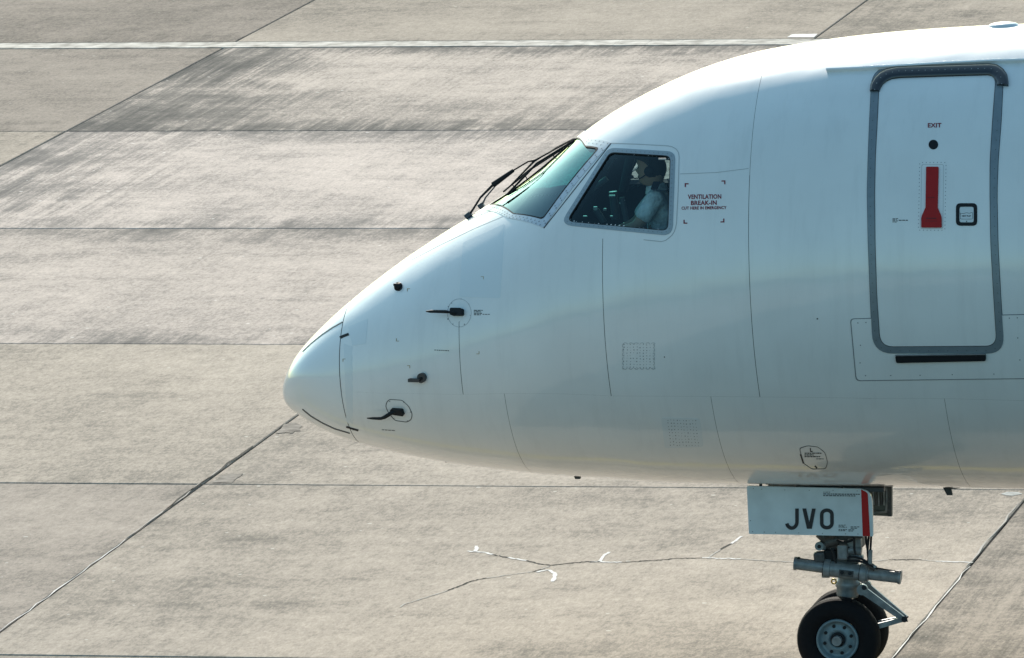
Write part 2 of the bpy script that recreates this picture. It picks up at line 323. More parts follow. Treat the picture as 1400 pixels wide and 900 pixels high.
# ------------------------------------------------------------------ setting: apron
S = 6.91618; GX, GY = -9.6784, 28.13189          # joints run at x = GX + i S and y = GY - j S
def concrete():
    m = bpy.data.materials.new('worn_concrete'); m.use_nodes = True; n = m.node_tree.nodes; l = m.node_tree.links; b = n['Principled BSDF']
    g = n.new('ShaderNodeNewGeometry'); oi = n.new('ShaderNodeObjectInfo'); tc = n.new('ShaderNodeTexCoord')
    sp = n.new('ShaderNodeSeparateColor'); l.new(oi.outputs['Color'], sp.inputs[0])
    def M(op, a, bb=None, c=None, clamp=False):
        x = n.new('ShaderNodeMath'); x.operation = op; x.use_clamp = clamp
        for i, v in enumerate((a, bb, c)):
            if v is None: continue
            if isinstance(v, (int, float)): x.inputs[i].default_value = v
            else: l.new(v, x.inputs[i])
        return x.outputs[0]
    def noise(scale, vec=(1, 1, 1), rot=0, detail=6, rough=.6, src=None, dist=0):
        mp = n.new('ShaderNodeMapping'); mp.inputs['Scale'].default_value = vec; mp.inputs['Rotation'].default_value = (0, 0, rot)
        off = n.new('ShaderNodeVectorMath'); off.operation = 'ADD'
        l.new(g.outputs['Position'], off.inputs[0])
        cm = n.new('ShaderNodeCombineXYZ'); l.new(M('MULTIPLY', oi.outputs['Random'], 37.), cm.inputs['Z']); l.new(cm.outputs[0], off.inputs[1])
        l.new(off.outputs[0], mp.inputs['Vector']); t = n.new('ShaderNodeTexNoise'); t.inputs['Scale'].default_value = scale
        t.inputs['Detail'].default_value = detail; t.inputs['Roughness'].default_value = rough; t.inputs['Distortion'].default_value = dist
        l.new(mp.outputs[0], t.inputs['Vector']); return t.outputs['Fac']
    def ramp(v, a, bb, lo=0., hi=1.):
        r = n.new('ShaderNodeMapRange'); r.inputs['From Min'].default_value = a; r.inputs['From Max'].default_value = bb
        r.inputs['To Min'].default_value = lo; r.inputs['To Max'].default_value = hi; l.new(v, r.inputs['Value']); return r.outputs[0]
    big = ramp(noise(.33, detail=5, rough=.65), .36, .68); mid = ramp(noise(1.7, detail=8, rough=.7), .35, .7)
    fine = ramp(noise(1., (7, 3.6, 1), R_(4), 8, .8), .36, .64); grit = ramp(noise(1., (30, 11, 1), R_(-3), 3, .9), .34, .66)
    stk = M('MULTIPLY', ramp(noise(1., (3.6, .13, 1), R_(1.5), 9, .78, dist=.35), .42, .66), ramp(noise(.42, detail=4, rough=.6), .38, .6, .15, 1.15))          # broom and tyre streaks along y
    stk2 = ramp(noise(1., (17, .35, 1), R_(-1), 7, .75, dist=.3), .45, .7)
    stx = ramp(noise(1., (.5, 2.2, 1), R_(5), 8, .8, dist=.6), .46, .68)         # drag marks along x
    # joint edges of each slab, where dirt gathers
    so = n.new('ShaderNodeSeparateXYZ'); l.new(tc.outputs['Object'], so.inputs[0])
    ex = ramp(so.outputs['X'], -S/2, -S/2+2.4, 1, 0); ey = ramp(so.outputs['Y'], -S/2, -S/2+1.0, 1, 0); ey2 = ramp(so.outputs['Y'], S/2-1.1, S/2, 0, 1)
    edge = M('MAXIMUM', M('MULTIPLY', ex, 1.1), M('MULTIPLY', M('MAXIMUM', ey, ey2), .9))
    dirt = M('MULTIPLY', edge, M('ADD', M('MULTIPLY', M('ADD', stk, M('MULTIPLY', stk2, .5)), 1.1), M('MULTIPLY', M('MULTIPLY', mid, big), 1.2)))
    dirt = M('MULTIPLY', dirt, sp.outputs['Green'])
    streaks = M('MULTIPLY', M('ADD', M('MULTIPLY', stk, .33), M('MULTIPLY', M('MULTIPLY', stk2, mid), .35)), sp.outputs['Green'])
    xs = M('MULTIPLY', M('MULTIPLY', stx, mid), .38)
    k = M('ADD', M('ADD', M('MULTIPLY', big, .34), M('MULTIPLY', mid, .17)), M('ADD', M('MULTIPLY', dirt, 1.2), M('ADD', M('MULTIPLY', streaks, 1.15), M('MULTIPLY', xs, .8))))
    k = M('ADD', k, M('SUBTRACT', M('ADD', M('MULTIPLY', fine, .24), M('MULTIPLY', grit, .46)), .27), clamp=False)
    k = M('SUBTRACT', 1., M('POWER', 2.718, M('MULTIPLY', k, -1.25)))
    cr = n.new('ShaderNodeValToRGB'); e = cr.color_ramp.elements
    e[0].position = 0; e[0].color = (.395, .347, .309, 1); e[1].position = 1.0; e[1].color = (.048, .050, .050, 1)
    x = cr.color_ramp.elements.new(.38); x.color = (.305, .268, .239, 1); x = cr.color_ramp.elements.new(.66); x.color = (.165, .151, .138, 1)
    l.new(k, cr.inputs[0])
    vo = n.new('ShaderNodeTexVoronoi'); vo.inputs['Scale'].default_value = 7.5; l.new(g.outputs['Position'], vo.inputs['Vector'])
    pick = n.new('ShaderNodeSeparateColor'); l.new(vo.outputs['Color'], pick.inputs[0])
    spk = M('MULTIPLY', M('LESS_THAN', vo.outputs['Distance'], M('MULTIPLY', pick.outputs['Green'], .15)), M('GREATER_THAN', pick.outputs['Red'], .84))
    mx = n.new('ShaderNodeMix'); mx.data_type = 'RGBA'; l.new(M('MULTIPLY', spk, .75), mx.inputs['Factor']); l.new(cr.outputs[0], mx.inputs['A']); mx.inputs['B'].default_value = (.50, .48, .45, 1)
    tn = n.new('ShaderNodeMix'); tn.data_type = 'RGBA'; tn.blend_type = 'MULTIPLY'; tn.inputs['Factor'].default_value = 1
    l.new(mx.outputs['Result'], tn.inputs['A'])
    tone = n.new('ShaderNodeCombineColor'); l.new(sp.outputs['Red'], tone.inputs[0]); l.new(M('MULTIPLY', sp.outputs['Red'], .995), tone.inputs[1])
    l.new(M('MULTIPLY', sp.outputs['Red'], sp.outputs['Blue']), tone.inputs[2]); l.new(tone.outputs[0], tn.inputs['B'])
    l.new(tn.outputs['Result'], b.inputs['Base Color']); b.inputs['Roughness'].default_value = 1; b.inputs['Specular IOR Level'].default_value = .02
    bp = n.new('ShaderNodeBump'); bp.inputs['Strength'].default_value = .6; bp.inputs['Distance'].default_value = .006
    l.new(M('ADD', M('MULTIPLY', fine, .5), M('ADD', M('MULTIPLY', grit, .4), M('MULTIPLY', stk2, .5))), bp.inputs['Height']); l.new(bp.outputs[0], b.inputs['Normal'])
    return m
CONC = concrete()
JOINT = mat('dark_joint_filler', (.035, .036, .035), .85, noise=.4, nscale=6, spec=.04)
CHALK = mat('white_filler', (.62, .61, .59), .8, noise=.15, nscale=30, spec=.04)
CRACKM = mat('dark_crack', (.045, .045, .042), .9, spec=.04); CRACKS = mat('pale_crack_edge', (.38, .36, .33), .9, spec=.04)
YEL = mat('yellow_line_paint', (.42, .34, .13), .6, noise=.2, nscale=6, spec=.04)
DRAINM = mat('pale_drain_concrete', (.42, .405, .375), .8, noise=.6, nscale=5, spec=.04)
far = mat('far_concrete', (.24, .218, .19), .85, noise=.25, nscale=.3, spec=.04)
gm = MB().add([(-3000, -3000, -.06), (3000, -3000, -.06), (3000, 3000, -.06), (-3000, 3000, -.06)], [(0, 1, 2, 3)], False)
apron = gm.build('apron', far); apron['kind'] = 'structure'; ROOTLOC[apron.name] = (0, 0, 0)
def slab_mesh(gy0=.03, gy1=.03):
    bm = bmesh.new(); x0, x1 = -S/2+.010, S/2-.010; y0, y1 = -S/2+gy0/2, S/2-gy1/2; c = .008
    top = [bm.verts.new(p) for p in ((x0+c, y0+c, 0), (x1-c, y0+c, 0), (x1-c, y1-c, 0), (x0+c, y1-c, 0))]
    md = [bm.verts.new(p) for p in ((x0, y0, -c), (x1, y0, -c), (x1, y1, -c), (x0, y1, -c))]
    lo = [bm.verts.new((v.co.x, v.co.y, -.055)) for v in md]
    bm.faces.new(top)
    for a, b2 in ((top, md), (md, lo)):
        for i in range(4): bm.faces.new((a[i], b2[i], b2[(i+1) % 4], a[(i+1) % 4]))
    bmesh.ops.recalc_face_normals(bm, faces=bm.faces); me = bpy.data.meshes.new('slab'); bm.to_mesh(me); bm.free(); me.materials.append(CONC); return me
SLM = slab_mesh()
DRW = .50                                         # width of the drain strip
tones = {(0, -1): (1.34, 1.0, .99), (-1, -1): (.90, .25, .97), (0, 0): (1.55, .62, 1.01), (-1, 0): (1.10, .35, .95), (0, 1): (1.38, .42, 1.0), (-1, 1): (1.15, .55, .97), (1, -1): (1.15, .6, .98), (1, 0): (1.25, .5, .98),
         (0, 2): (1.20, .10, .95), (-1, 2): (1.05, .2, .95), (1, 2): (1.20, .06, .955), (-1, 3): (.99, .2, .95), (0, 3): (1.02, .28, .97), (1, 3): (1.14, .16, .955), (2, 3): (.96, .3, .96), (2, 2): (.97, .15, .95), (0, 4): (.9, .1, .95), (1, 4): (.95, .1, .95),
         (-1, -2): (.80, .3, .97), (0, -2): (1.02, .12, .95), (1, -2): (1.02, .2, .95), (2, -2): (.82, .9, 1.0), (-2, -2): (.85, .3, .95)}  # per-slab tone, dirt and blue; outer slabs partly darkened to mimic lens vignetting
rt = random.Random(3)
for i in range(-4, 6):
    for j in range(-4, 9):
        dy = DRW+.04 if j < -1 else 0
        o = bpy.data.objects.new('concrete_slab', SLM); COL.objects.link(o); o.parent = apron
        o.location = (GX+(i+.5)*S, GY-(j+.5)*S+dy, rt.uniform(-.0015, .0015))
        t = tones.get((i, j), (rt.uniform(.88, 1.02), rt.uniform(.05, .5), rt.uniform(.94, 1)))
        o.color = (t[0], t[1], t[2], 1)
dr = MB()
x = GX-4*S
while x < GX+6*S:
    dr.box((x+.19, GY+S+.02+DRW/2, -.026), (.3785, DRW-.03, .058), bev=.002); x += .38
d = dr.build('drain_channel', DRAINM, apron); d['kind'] = 'stuff'
# recessed sealant in the joints
for j in range(-4, 9):
    if j == -1: continue
    y = GY-j*S+(DRW+.04 if j < -1 else 0)
    MB().box((GX+S, y, -.030), (10*S, .04, .03)).build('joint_filler', JOINT, apron)
for i in range(-3, 6):
    MB().box((GX+i*S, GY-2*S, -.032), (.03, 13*S, .03)).build('joint_filler', JOINT, apron)
def wiggle(a, b, wd, seed, amp=.02, step=.25, z=.004):
    rnd = random.Random(seed); a, b = np.array(a[:2]), np.array(b[:2]); L = np.linalg.norm(b-a); n = max(2, int(L/step)); t = (b-a)/L; nn = np.array([-t[1], t[0]])
    V = []
    for k in range(n+1):
        p = a+t*L*k/n+nn*rnd.uniform(-amp, amp)*.6; h = wd*rnd.uniform(.35, 1.2)/2*(1 if 0 < k < n else .4); V += [(*(p-nn*h), z), (*(p+nn*h), z)]
    return V, [(2*k, 2*k+1, 2*k+3, 2*k+2) for k in range(n)]
def on_joint(i, py0, py1, wd, seed, name='joint_repair', m=CHALK, dx=0.):
    xx = GX+i*S+dx
    def yof(py):
        lo, hi = -30., 60.
        for _ in range(50):
            md = (lo+hi)/2
            if proj(np.array([[xx, md, 0.]]))[0, 1] < py: hi = md
            else: lo = md
        return lo
    V, F = wiggle((xx, yof(py0)), (xx, yof(py1)), wd, seed); MB().add(V, F, False).build(name, m, apron)
on_joint(1, 738, 864, .012, 1); on_joint(2, 775, 905, .012, 2); on_joint(1, 640, 735, .015, 3, dx=-.018, m=CRACKS); on_joint(2, 688, 775, .016, 4, m=CRACKS, dx=-.02)
on_joint(1, 610, 700, .022, 5, m=CRACKM, dx=-.02)
def gpoly(name, pts, m, z=.004, seed=0):
    P = [gnd(*p)[:2] for p in pts]; c = np.mean(P, 0); V = [(*p, z) for p in P]+[(*c, z)]; n = len(P)
    return MB().add(V, [(i, (i+1) % n, n) for i in range(n)], False).build(name, m, apron)
PATCHC = mat('dark_patched_concrete', (.21, .19, .17), .85, noise=.55, nscale=9, spec=.04)
gpoly('repair_patch', [(377, 593.5), (384, 587), (388, 581), (395, 579.5), (403, 578.6), (409, 580.5), (413.5, 583), (410, 586), (411, 589.5), (403, 590), (400, 593), (391, 592)], PATCHC)
gpoly('repair_patch', [(290, 660.5), (298, 655), (303, 651), (309, 650), (316, 648), (324, 649), (333, 647.5), (328, 652), (322, 655.5), (317, 661), (305, 660.6)], PATCHC)
gpoly('pale_marker_patch', [(1076, 51.5), (1083, 47.3), (1118, 46.8), (1113, 51.5)], CHALK)
pm = mat('faded_white_stain', (.33, .34, .33), .8, noise=.5, nscale=12, spec=.04)
gpoly('paint_stain', [(1368, 676), (1378, 673), (1392, 673.5), (1398, 676), (1385, 678.5), (1374, 678)], pm)
# crack running across two slabs, part chalk-filled and part open
def crack(name, pts, kinds, wd):
    for k in range(len(pts)-1):
        a, b = pts[k], pts[k+1]; P = []; rnd = random.Random(hash((round(a[0]), k)) % 999)
        nn = max(3, int(abs(b[0]-a[0])/4)+2)
        for t in range(nn+1):
            f = t/nn; P.append((a[0]+(b[0]-a[0])*f, a[1]+(b[1]-a[1])*f+rnd.uniform(-.5, .5)*(0 < t < nn)))
        W = [gnd(*p)[:2] for p in P]; ki = kinds[k]; m = {'w': CHALK, 'd': CRACKM, 's': CRACKS}[ki]; ww = wd*{'w': .62, 'd': .42, 's': .4}[ki]
        V = []
        for q, p in enumerate(W):
            t0, t1 = W[max(q-1, 0)], W[min(q+1, len(W)-1)]; t = (t1-t0)/(np.linalg.norm(t1-t0)+1e-9); n2 = np.array([-t[1], t[0]])*ww/2*rnd.uniform(.6, 1.25)
            V += [(*(p-n2), .0045), (*(p+n2), .0045)]
        MB().add(V, [(2*q, 2*q+1, 2*q+3, 2*q+2) for q in range(len(W)-1)], False).build(name, m, apron)
crack('slab_crack', [(547, 831), (552, 827), (565, 823), (590, 815), (612, 808), (630, 801), (645, 795), (665, 791), (700, 786), (728, 782.5), (740, 779), (752, 774.5)], 'ssssdddssds', .04)
crack('slab_crack', [(639, 754), (650, 755), (663, 756), (673, 759), (695, 763), (720, 767), (735, 771), (752, 773.5), (775, 771), (806, 768.5), (850, 769.5), (890, 767), (930, 764), (960, 763.5), (1012, 765), (1045, 767), (1085, 769), (1200, 767.5), (1215, 766), (1260, 766), (1280, 768), (1330, 769.5)], 'wwwdwddddwdddwssssdsw', .045)
crack('slab_crack', [(649, 755), (652, 751), (651, 747)], 'ww', .06); crack('slab_crack', [(733, 783), (750, 780), (759, 785), (758, 791), (755, 796)], 'wwww', .055)
crack('slab_crack', [(806, 769), (820, 768), (826, 760), (833, 755.5)], 'www', .045); crack('slab_crack', [(968, 763), (985, 752), (1000, 744), (1014, 734)], 'sdw', .04)
# yellow lead-in line under the nose wheels, just below the frame but mirrored in the belly
yl = MB().add([(-45, .04, .004), (45, .04, .004), (45, .24, .004), (-45, .24, .004)], [(0, 1, 2, 3)], False).build('taxi_line', YEL, apron)

# unseen dark ground and far grass, added to darken the hull's reflection and bounce
DARKGND = mat('added_dark_matte', (.038, .038, .04), .8, noise=.3, nscale=2, spec=.04)
MB().add([(.9, -1.3, .005), (60, -1.3, .005), (60, -75, .005), (-7, -75, .005), (.2, -6, .005)], [(0, 4, 3, 2, 1)], False).build('added_dark_ground', DARKGND, apron)
GRS = mat('mown_grass', (.055, .075, .03), .95, noise=.4, nscale=.5, spec=.04)
MB().add([(-3000, -3000, -.03), (3000, -3000, -.03), (3000, -75, -.03), (-3000, -75, -.03)], [(0, 1, 2, 3)], False).build('grass', GRS, apron)

# ------------------------------------------------------------------ the airliner
air = empty('airliner', (3.9, 0, 0), label='white airliner on the concrete apron, door closed, JVO on its nose gear door', category='airliner')
def mirror_st(P): return np.stack([P[:, 0], math.pi-P[:, 1]], 1)
def crown_s(px, th=R_(89)):
    ss = np.linspace(.2, 2.4, 4000); u = proj(surf(ss, ss*0+th))[:, 0]; return float(np.interp(px, u, ss))
# window outlines: side window in picture points, windshield on the skin itself
SW_GL = loop([(834.5, 209.5), (916, 214.5), (912.8, 315), (776, 302.5)], [7, 7, 9, 10])
SW_FR = loop([(832, 202.3), (923.5, 207.8), (919.5, 323), (765.5, 307.5)], [10, 11, 15, 17])
SW_MID = (SW_GL+SW_FR)/2
SW_PN = loop([(829, 194.5), (930.5, 199.8), (925, 332), (745, 309)], [14, 14, 18, 2])
def st(P): return np.stack(hit(P), 1)
def stl(pts, edge_th, r=.02):
    H = st([p for p in pts if p[1] is not None])
    out = []; k = 0
    for p in pts:
        if p[1] is None: out.append((crown_s(p[0]), edge_th))
        else: out.append(tuple(H[k])); k += 1
    A = np.array(out); sc = np.array([2*A[:, 0].mean(), 1.1]); return loop(A*sc, r, 5, 6)/sc
WS_IN = [(788.5, None), (800, 201.8), (817.5, 204.2), (742.5, 298.8), (703, 292.2), (671, None)]
WS_GL = stl(WS_IN, R_(86.5), [.03, .02, .035, .035, .02, .03])
WS_FR = stl([(797, None), (806, 190.5), (835.5, 195.8), (743.3, 312), (694, 298.5), (648, None)], R_(89.9), [.005, .01, .015, .015, .01, .005])
WS_SEAL = WS_GL+(WS_FR-WS_GL)*.16
WS_MID = WS_GL+(WS_FR-WS_GL)*.55
HOLES = [st(SW_MID), WS_MID]; HOLES += [mirror_st(h) for h in HOLES]
LH = [st((SW_GL-SW_GL.mean(0))*1.02+SW_GL.mean(0)), WS_SEAL]; LH += [mirror_st(h) for h in LH]

# skin panels, split where the photograph shows seams
_sp = st([(490, 536), (560, 538), (634, 539.5), (834, 541.5), (1038, 543), (1190, 545), (1395, 548)])
def th_low(s): return np.interp(s, [0, .4]+list(_sp[:, 0])+[4], [_sp[0, 1], _sp[0, 1]]+list(_sp[:, 1])+[_sp[-1, 1]])
_up = st([(470, 440), (628, 440), (825, 326), (1030, 238), (1395, 200)])
def th_up(s): return np.interp(s, [0, .4]+list(_up[:, 0])+[4], [_up[0, 1], _up[0, 1]]+list(_up[:, 1])+[_up[-1, 1]])
SB = [math.sqrt(v-XN) for v in (0.4231, 1.4076, 2.5189, 3.6049, 26.)]
def skin_panel(name, s0, s1, tha, thb, gap=(0, 0, 0, 0), fine=False, m=PAINT, ds=None, dth=None, holes=False, off=0., minus=None):
    """gap = metres left open at s0, s1, lower and upper side"""
    ds = ds or (.016 if fine else .035); dth = dth or (.0125 if fine else .03)
    a, b = s0*s0+gap[0], s1*s1-gap[1]; ns = max(3, int((b-a)/ds)+1); s = np.sqrt(np.linspace(a, b, ns))
    if s0 == 0: s = np.concatenate([np.linspace(0.003, .3, 24), np.sqrt(np.linspace(.31**2, b, 28))]); ns = len(s)
    A, B = tha(s)+gap[2]/1.4, thb(s)-gap[3]/1.4; nt_ = max(4, int((B-A).mean()/dth)+1); t = np.linspace(0, 1, nt_)
    TH = A[:, None]+(B-A)[:, None]*t[None]; SS = np.broadcast_to(s[:, None], TH.shape)
    keep = np.ones((ns-1, nt_-1), bool)
    if holes is not False:
        ins = np.zeros(TH.shape, bool)
        for h in holes: ins |= inpoly(SS, TH, h)
        q = ins.astype(int); cnt = q[:-1, :-1]+q[1:, :-1]+q[:-1, 1:]+q[1:, 1:]; keep = cnt < 4
        if off: keep = cnt < 1
    N = normal(SS, TH); P = surf(SS, TH)+N*off
    ii, jj = np.nonzero(keep); F = np.stack([ii*nt_+jj, ii*nt_+jj+1, (ii+1)*nt_+jj+1, (ii+1)*nt_+jj], 1)
    V = P.reshape(-1, 3); f0 = F[len(F)//2]; fn = np.cross(V[f0[1]]-V[f0[0]], V[f0[3]]-V[f0[0]])
    if fn@N.reshape(-1, 3)[f0[0]] < 0: F = F[:, ::-1]
    me = bpy.data.meshes.new(name); me.vertices.add(len(V)); me.vertices.foreach_set('co', V.ravel())
    me.loops.add(len(F)*4); me.loops.foreach_set('vertex_index', F.ravel().astype(np.int32)); me.polygons.add(len(F))
    me.polygons.foreach_set('loop_start', (np.arange(len(F))*4).astype(np.int32)); me.polygons.foreach_set('use_smooth', np.ones(len(F), bool))
    me.update(calc_edges=True); me.validate()
    if not off: me.normals_split_custom_set_from_vertices([tuple(v) for v in N.reshape(-1, 3)])
    return child(name, me, m, air)
PI = math.pi; G = .0019
lowf, upf = th_low, th_up
cr0, cr1 = (lambda s: upf(s)), (lambda s: PI-upf(s)); fr0, fr1 = (lambda s: PI-upf(s)), (lambda s: PI-lowf(s)); bl0, bl1 = (lambda s: -PI-lowf(s)), lowf
rad = skin_panel('radome', 0, SB[0], lambda s: 0*s-PI/2, lambda s: 0*s+1.5*PI, gap=(0, .003, 0, 0), m=RADOME, dth=.03)
rad['label'] = 'rounded white radome nose cap'
for k in range(4):
    f = k in (1, 2); g0 = (.003, G, G, G)[k]; g1 = (G, G, G, 0)[k]; H = HOLES if f else False
    dsx = .016 if f else (.03 if k < 3 else .10)
    skin_panel('skin_panel', SB[k], SB[k+1], lowf, upf, (g0, g1, .0003, 0), f, ds=dsx, holes=H)
    # over the crown only the joint behind the cockpit shows
    skin_panel('skin_panel', SB[k], SB[k+1], cr0, cr1, (.003 if k == 0 else (.0012 if k == 3 else 0), .0012 if k == 2 else 0, 0, 0), f, ds=dsx, holes=H)
    skin_panel('skin_panel', SB[k], SB[k+1], fr0, fr1, (g0, g1, 0, .0012), f, ds=dsx, holes=H)
_b = [SB[0]]+[float(st([p])[0, 0]) for p in ((697, 580),)]+[math.sqrt(3.2489-XN)]+[float(st([(1297, 580)])[0, 0]), SB[4]]
for k in range(4):
    skin_panel('belly_panel', _b[k], _b[k+1], bl0, bl1, (.0025 if k == 0 else .0012, .0012, .0003, .0003), False, ds=.04)
skin_panel('inner_shell', .35, 2.5, lambda s: 0*s-PI/2, lambda s: 0*s+1.5*PI, m=LININGM, ds=.02, dth=.02, holes=LH, off=-.045)
# frame bulkhead that closes the modelled length of the hull
tt = np.linspace(0, 2*PI, 60, endpoint=False); Pc = surf(np.full(60, SB[4]), tt); MB().add(list(Pc)+[Pc.mean(0)], [(i, (i+1) % 60, 60) for i in range(60)], False).build('rear_bulkhead', PAINT, air)

def both(build):                                  # the same part on the near and on the far side
    build(lambda ST, off=0.: skinst(ST, off)); build(lambda ST, off=0.: skinst(mirror_st(ST), off))
def side_window(mp):
    gl, fr = st(SW_GL), st(SW_FR); se = gl+(fr-gl)*.16
    f = ring_mesh(MB(), fr, se, mp, .004, -.02, 2).build('side_window_frame', FRAME, air)
    child('window_seal', _mk(ring_mesh(MB(), se, gl, mp, .003, -.05, 1)), BLACK, f)
    child('window_glass', _mk(fill_mesh(MB(), se, mp, -.006, None, 6)), GLASS, f)
    return f
def _mk(mb):
    me = bpy.data.meshes.new('m'); me.from_pydata(mb.V, [], mb.F); me.polygons.foreach_set('use_smooth', mb.S); me.update(); return me
SWF = []; both(lambda mp: SWF.append(side_window(mp)))
WSF = []
def windshield(mp):
    f = ring_mesh(MB(), WS_FR, WS_SEAL, mp, .004, -.02, 3).build('windshield_frame', ALU, air)
    child('window_seal', _mk(ring_mesh(MB(), WS_SEAL, WS_GL, mp, .005, -.05, 1)), BLACK, f)
    child('windshield_glass', _mk(fill_mesh(MB(), WS_SEAL, mp, -.004, None, 8)), WGLASS, f); WSF.append(f)
both(windshield)
# rivets round both near windows
def along(P, step, closed=True):
    Q = np.vstack([P, P[:1]]) if closed else np.asarray(P, float)
    return resample(Q, step)
mb = dots_mesh(MB(), along((SW_FR*.52+SW_GL*.48), 6.2), .62, lambda P, off=0.: skin(P, off+.0045)); mb.build('rivets', RIVET, SWF[0], kind='stuff')
mb = MB(); stm = lambda P, off=0.: skinst(P, off+.005)
for ri_, fr_ in enumerate((.40, .80)):
    L = WS_SEAL+(WS_FR-WS_SEAL)*fr_; sc = np.array([2*L[:, 0].mean(), 1.1]); Q = along(L*sc, .05)[ri_:]/sc; Q = Q+(Q[1]-Q[0])*.5*ri_*0; Q = Q[Q[:, 1] < R_(88)]
    C = skinst(Q, .006); D = [skinst(Q+np.array([math.cos(a)*.0045/2.6, math.sin(a)*.0045/1.1])[None], .0048) for a in np.linspace(0, 2*PI, 7)[:-1]]
    for i in range(len(Q)): mb.add([C[i]]+[d_[i] for d_ in D], [(0, 1+j, 1+(j+1) % 6) for j in range(6)], True)
mb.build('rivets', RIVET, WSF[0], kind='stuff')
line_mesh(MB(), [(743.5, 312.3), (835.5, 196.2)], 1.2, skin).build('frame_seam', SEAM, air)
mbs = MB(); Q = SW_PN; line_mesh(mbs, [(835.5, 196), (870, 197.3), (916, 199.8), (923, 202.5), (927.5, 207), (928.6, 214), (927.3, 260), (925, 305), (923, 315), (918, 323), (910, 329), (904, 330.5), (880, 328)], 1.0, skin)
mbs.build('window_panel_seam', SOFTSEAM, air)
line_mesh(MB(), [(929.5, 238), (980, 236), (1023.5, 230.5)], .7, skin).build('skin_seam', SOFTSEAM, air)
# raised doubler strip along the side of the nose
line_mesh(MB(), [(560, 357), (600, 336), (650, 312), (688, 296)], .7, skin, .001).build('skin_seam', SOFTSEAM, air)

# paint patches of a greyer white
def patch(pts, r, m=PATCH, off=.0012, name='touch_up_patch'):
    return fill_mesh(MB(), loop(pts, r, 4, 8), skin, off, -.002, 6).build(name, m, air)
PATCH2 = mat('slightly_grey_paint', (.68, .72, .74), .34, coat=.9)
patch([(633, 332), (690, 306), (684, 408), (628, 406)], 3, PATCH2)
patch([(476, 447), (503, 436), (500, 470), (482, 473)], 1, PATCH2)
patch([(470, 470), (481.5, 474), (483, 590), (473.5, 575)], 1, PATCH2)

# radome furniture
def dline(pts, wd, name, m=BLACK, off=.003): return line_mesh(MB(), pts, wd, skin, off, 3).build(name, m, air)
dline([(413.5, 481), (425, 470), (440, 458), (454, 448.5), (468.5, 440.5)], 1.15, 'lightning_strip', DARK)
dline([(413.5, 559.5), (425, 569), (440, 578), (458, 586.5), (478.5, 592.5)], 1.3, 'lightning_strip', DARK)
dline([(465, 462), (470, 459.5), (477, 457)], 3.4, 'radome_latch'); dline([(473.5, 583.5), (481, 586), (490, 588.6)], 2.2, 'radome_latch')

# probes
def block(px0, py0, px1, py1, h, name, r=2.5, m=BLACK, base=-.01):
    return fill_mesh(MB(), loop([(px0, py0), (px1, py0), (px1, py1), (px0, py1)], r, 4, 2), skin, h, base, 3)
def circle(cx, cy, rx, ry=None, n=28):
    a = np.linspace(0, 2*PI, n, endpoint=False); return np.stack([cx+np.cos(a)*rx, cy+np.sin(a)*(ry or rx)], 1)
def out(p, o):                                    # point standing o metres off the skin towards the side, seen at picture point p
    return at_y([p], skin([p], 0)[0][1]-o)[0]
def arm(mb, pts, offs, rads, n=12):
    P = [out(p, o) for p, o in zip(pts, offs)]; mb.tube(P, rads, n); return mb
pm_ = ring_mesh(MB(), circle(628, 428, 16.6, 19.6), circle(628, 428, 16.0, 19.0), skin, .001, -.002, 1)
pr = block(618.5, 422.5, 634.7, 432.3, .035, 'pitot').build('pitot_probe', BLACK, air)
child('probe_tube', _mk(arm(MB(), [(626, 428), (617, 427.3), (609, 426.3), (595, 426), (589, 426), (582.5, 426)], [.02, .07, .085, .09, .09, .09], [.012, .008, .012, .011, .011, .004])), BLACK, pr)
child('mounting_plate_edge', _mk(pm_), SOFTSEAM, pr)
child('screws', _mk(dots_mesh(MB(), [(630.5, 409), (617.5, 414.6), (613, 419.3), (612.6, 436.3), (619.3, 443.3), (635, 443.6), (641.2, 416), (643, 431.5), (628, 447)], [.6, .7, .8, 1.1, .7, .9, .5, .5, .7], skin, .003)), RIVET, pr, kind='stuff')
pr = fill_mesh(MB(), loop([(535.5, 557.8), (551, 558.5), (553.8, 566.5), (537, 564)], 1.5, 4, 2), skin, .03, -.01, 3).build('pitot_probe', BLACK, air)
mbp = MB(); P = [out(p, o) for p, o in zip([(543, 562), (534, 565.5), (526, 570.5), (521, 572.4), (509, 572.2), (502, 572)], [.02, .05, .08, .085, .085, .085])]
mbp.tube(P, [.014, .015, .014, .011, .009, .004], 12); child('probe_tube', _mk(mbp), BLACK, pr)
ov = [(533, 546.2), (550, 547.4), (559, 556), (563.6, 566), (562.5, 573.5), (556.5, 577.3), (540, 575), (531.5, 565), (527.3, 556), (529, 549.5)]
OV = loop(ov, 3, 4, 3); c_ = OV.mean(0); child('mounting_plate_edge', _mk(ring_mesh(MB(), c_+(OV-c_)*1.03, c_+(OV-c_)*.975, skin, .0015, -.002, 1)), SEAM, pr)
child('screws', _mk(dots_mesh(MB(), [(533, 549), (552, 550), (529, 559.5), (561.3, 563.5), (538.5, 572.3), (557.5, 575.5)], .8, skin, .003)), RIVET, pr, kind='stuff')
vn = fill_mesh(MB(), circle(578, 516.2, 5.6, 6.6), skin, .025, -.01, 4).build('angle_of_attack_vane', DARK, air)
child('vane_blade', _mk(fill_mesh(MB(), loop([(562.2, 516.3), (578, 516.6), (576, 520.8), (562, 520.8)], .8, 3, 2), skin, .045, .02, 2)), DARK, vn)
child('vane_hub', _mk(fill_mesh(MB(), circle(577.8, 516.8, 2.2, 2.2, 14), skin, .032, .02, 2)), BLACK, vn)
cn = MB(); cp = [out((545, 392.5), -.01), out((544.5, 392), .03), out((543, 391), .05), out((538.5, 389), .085)]
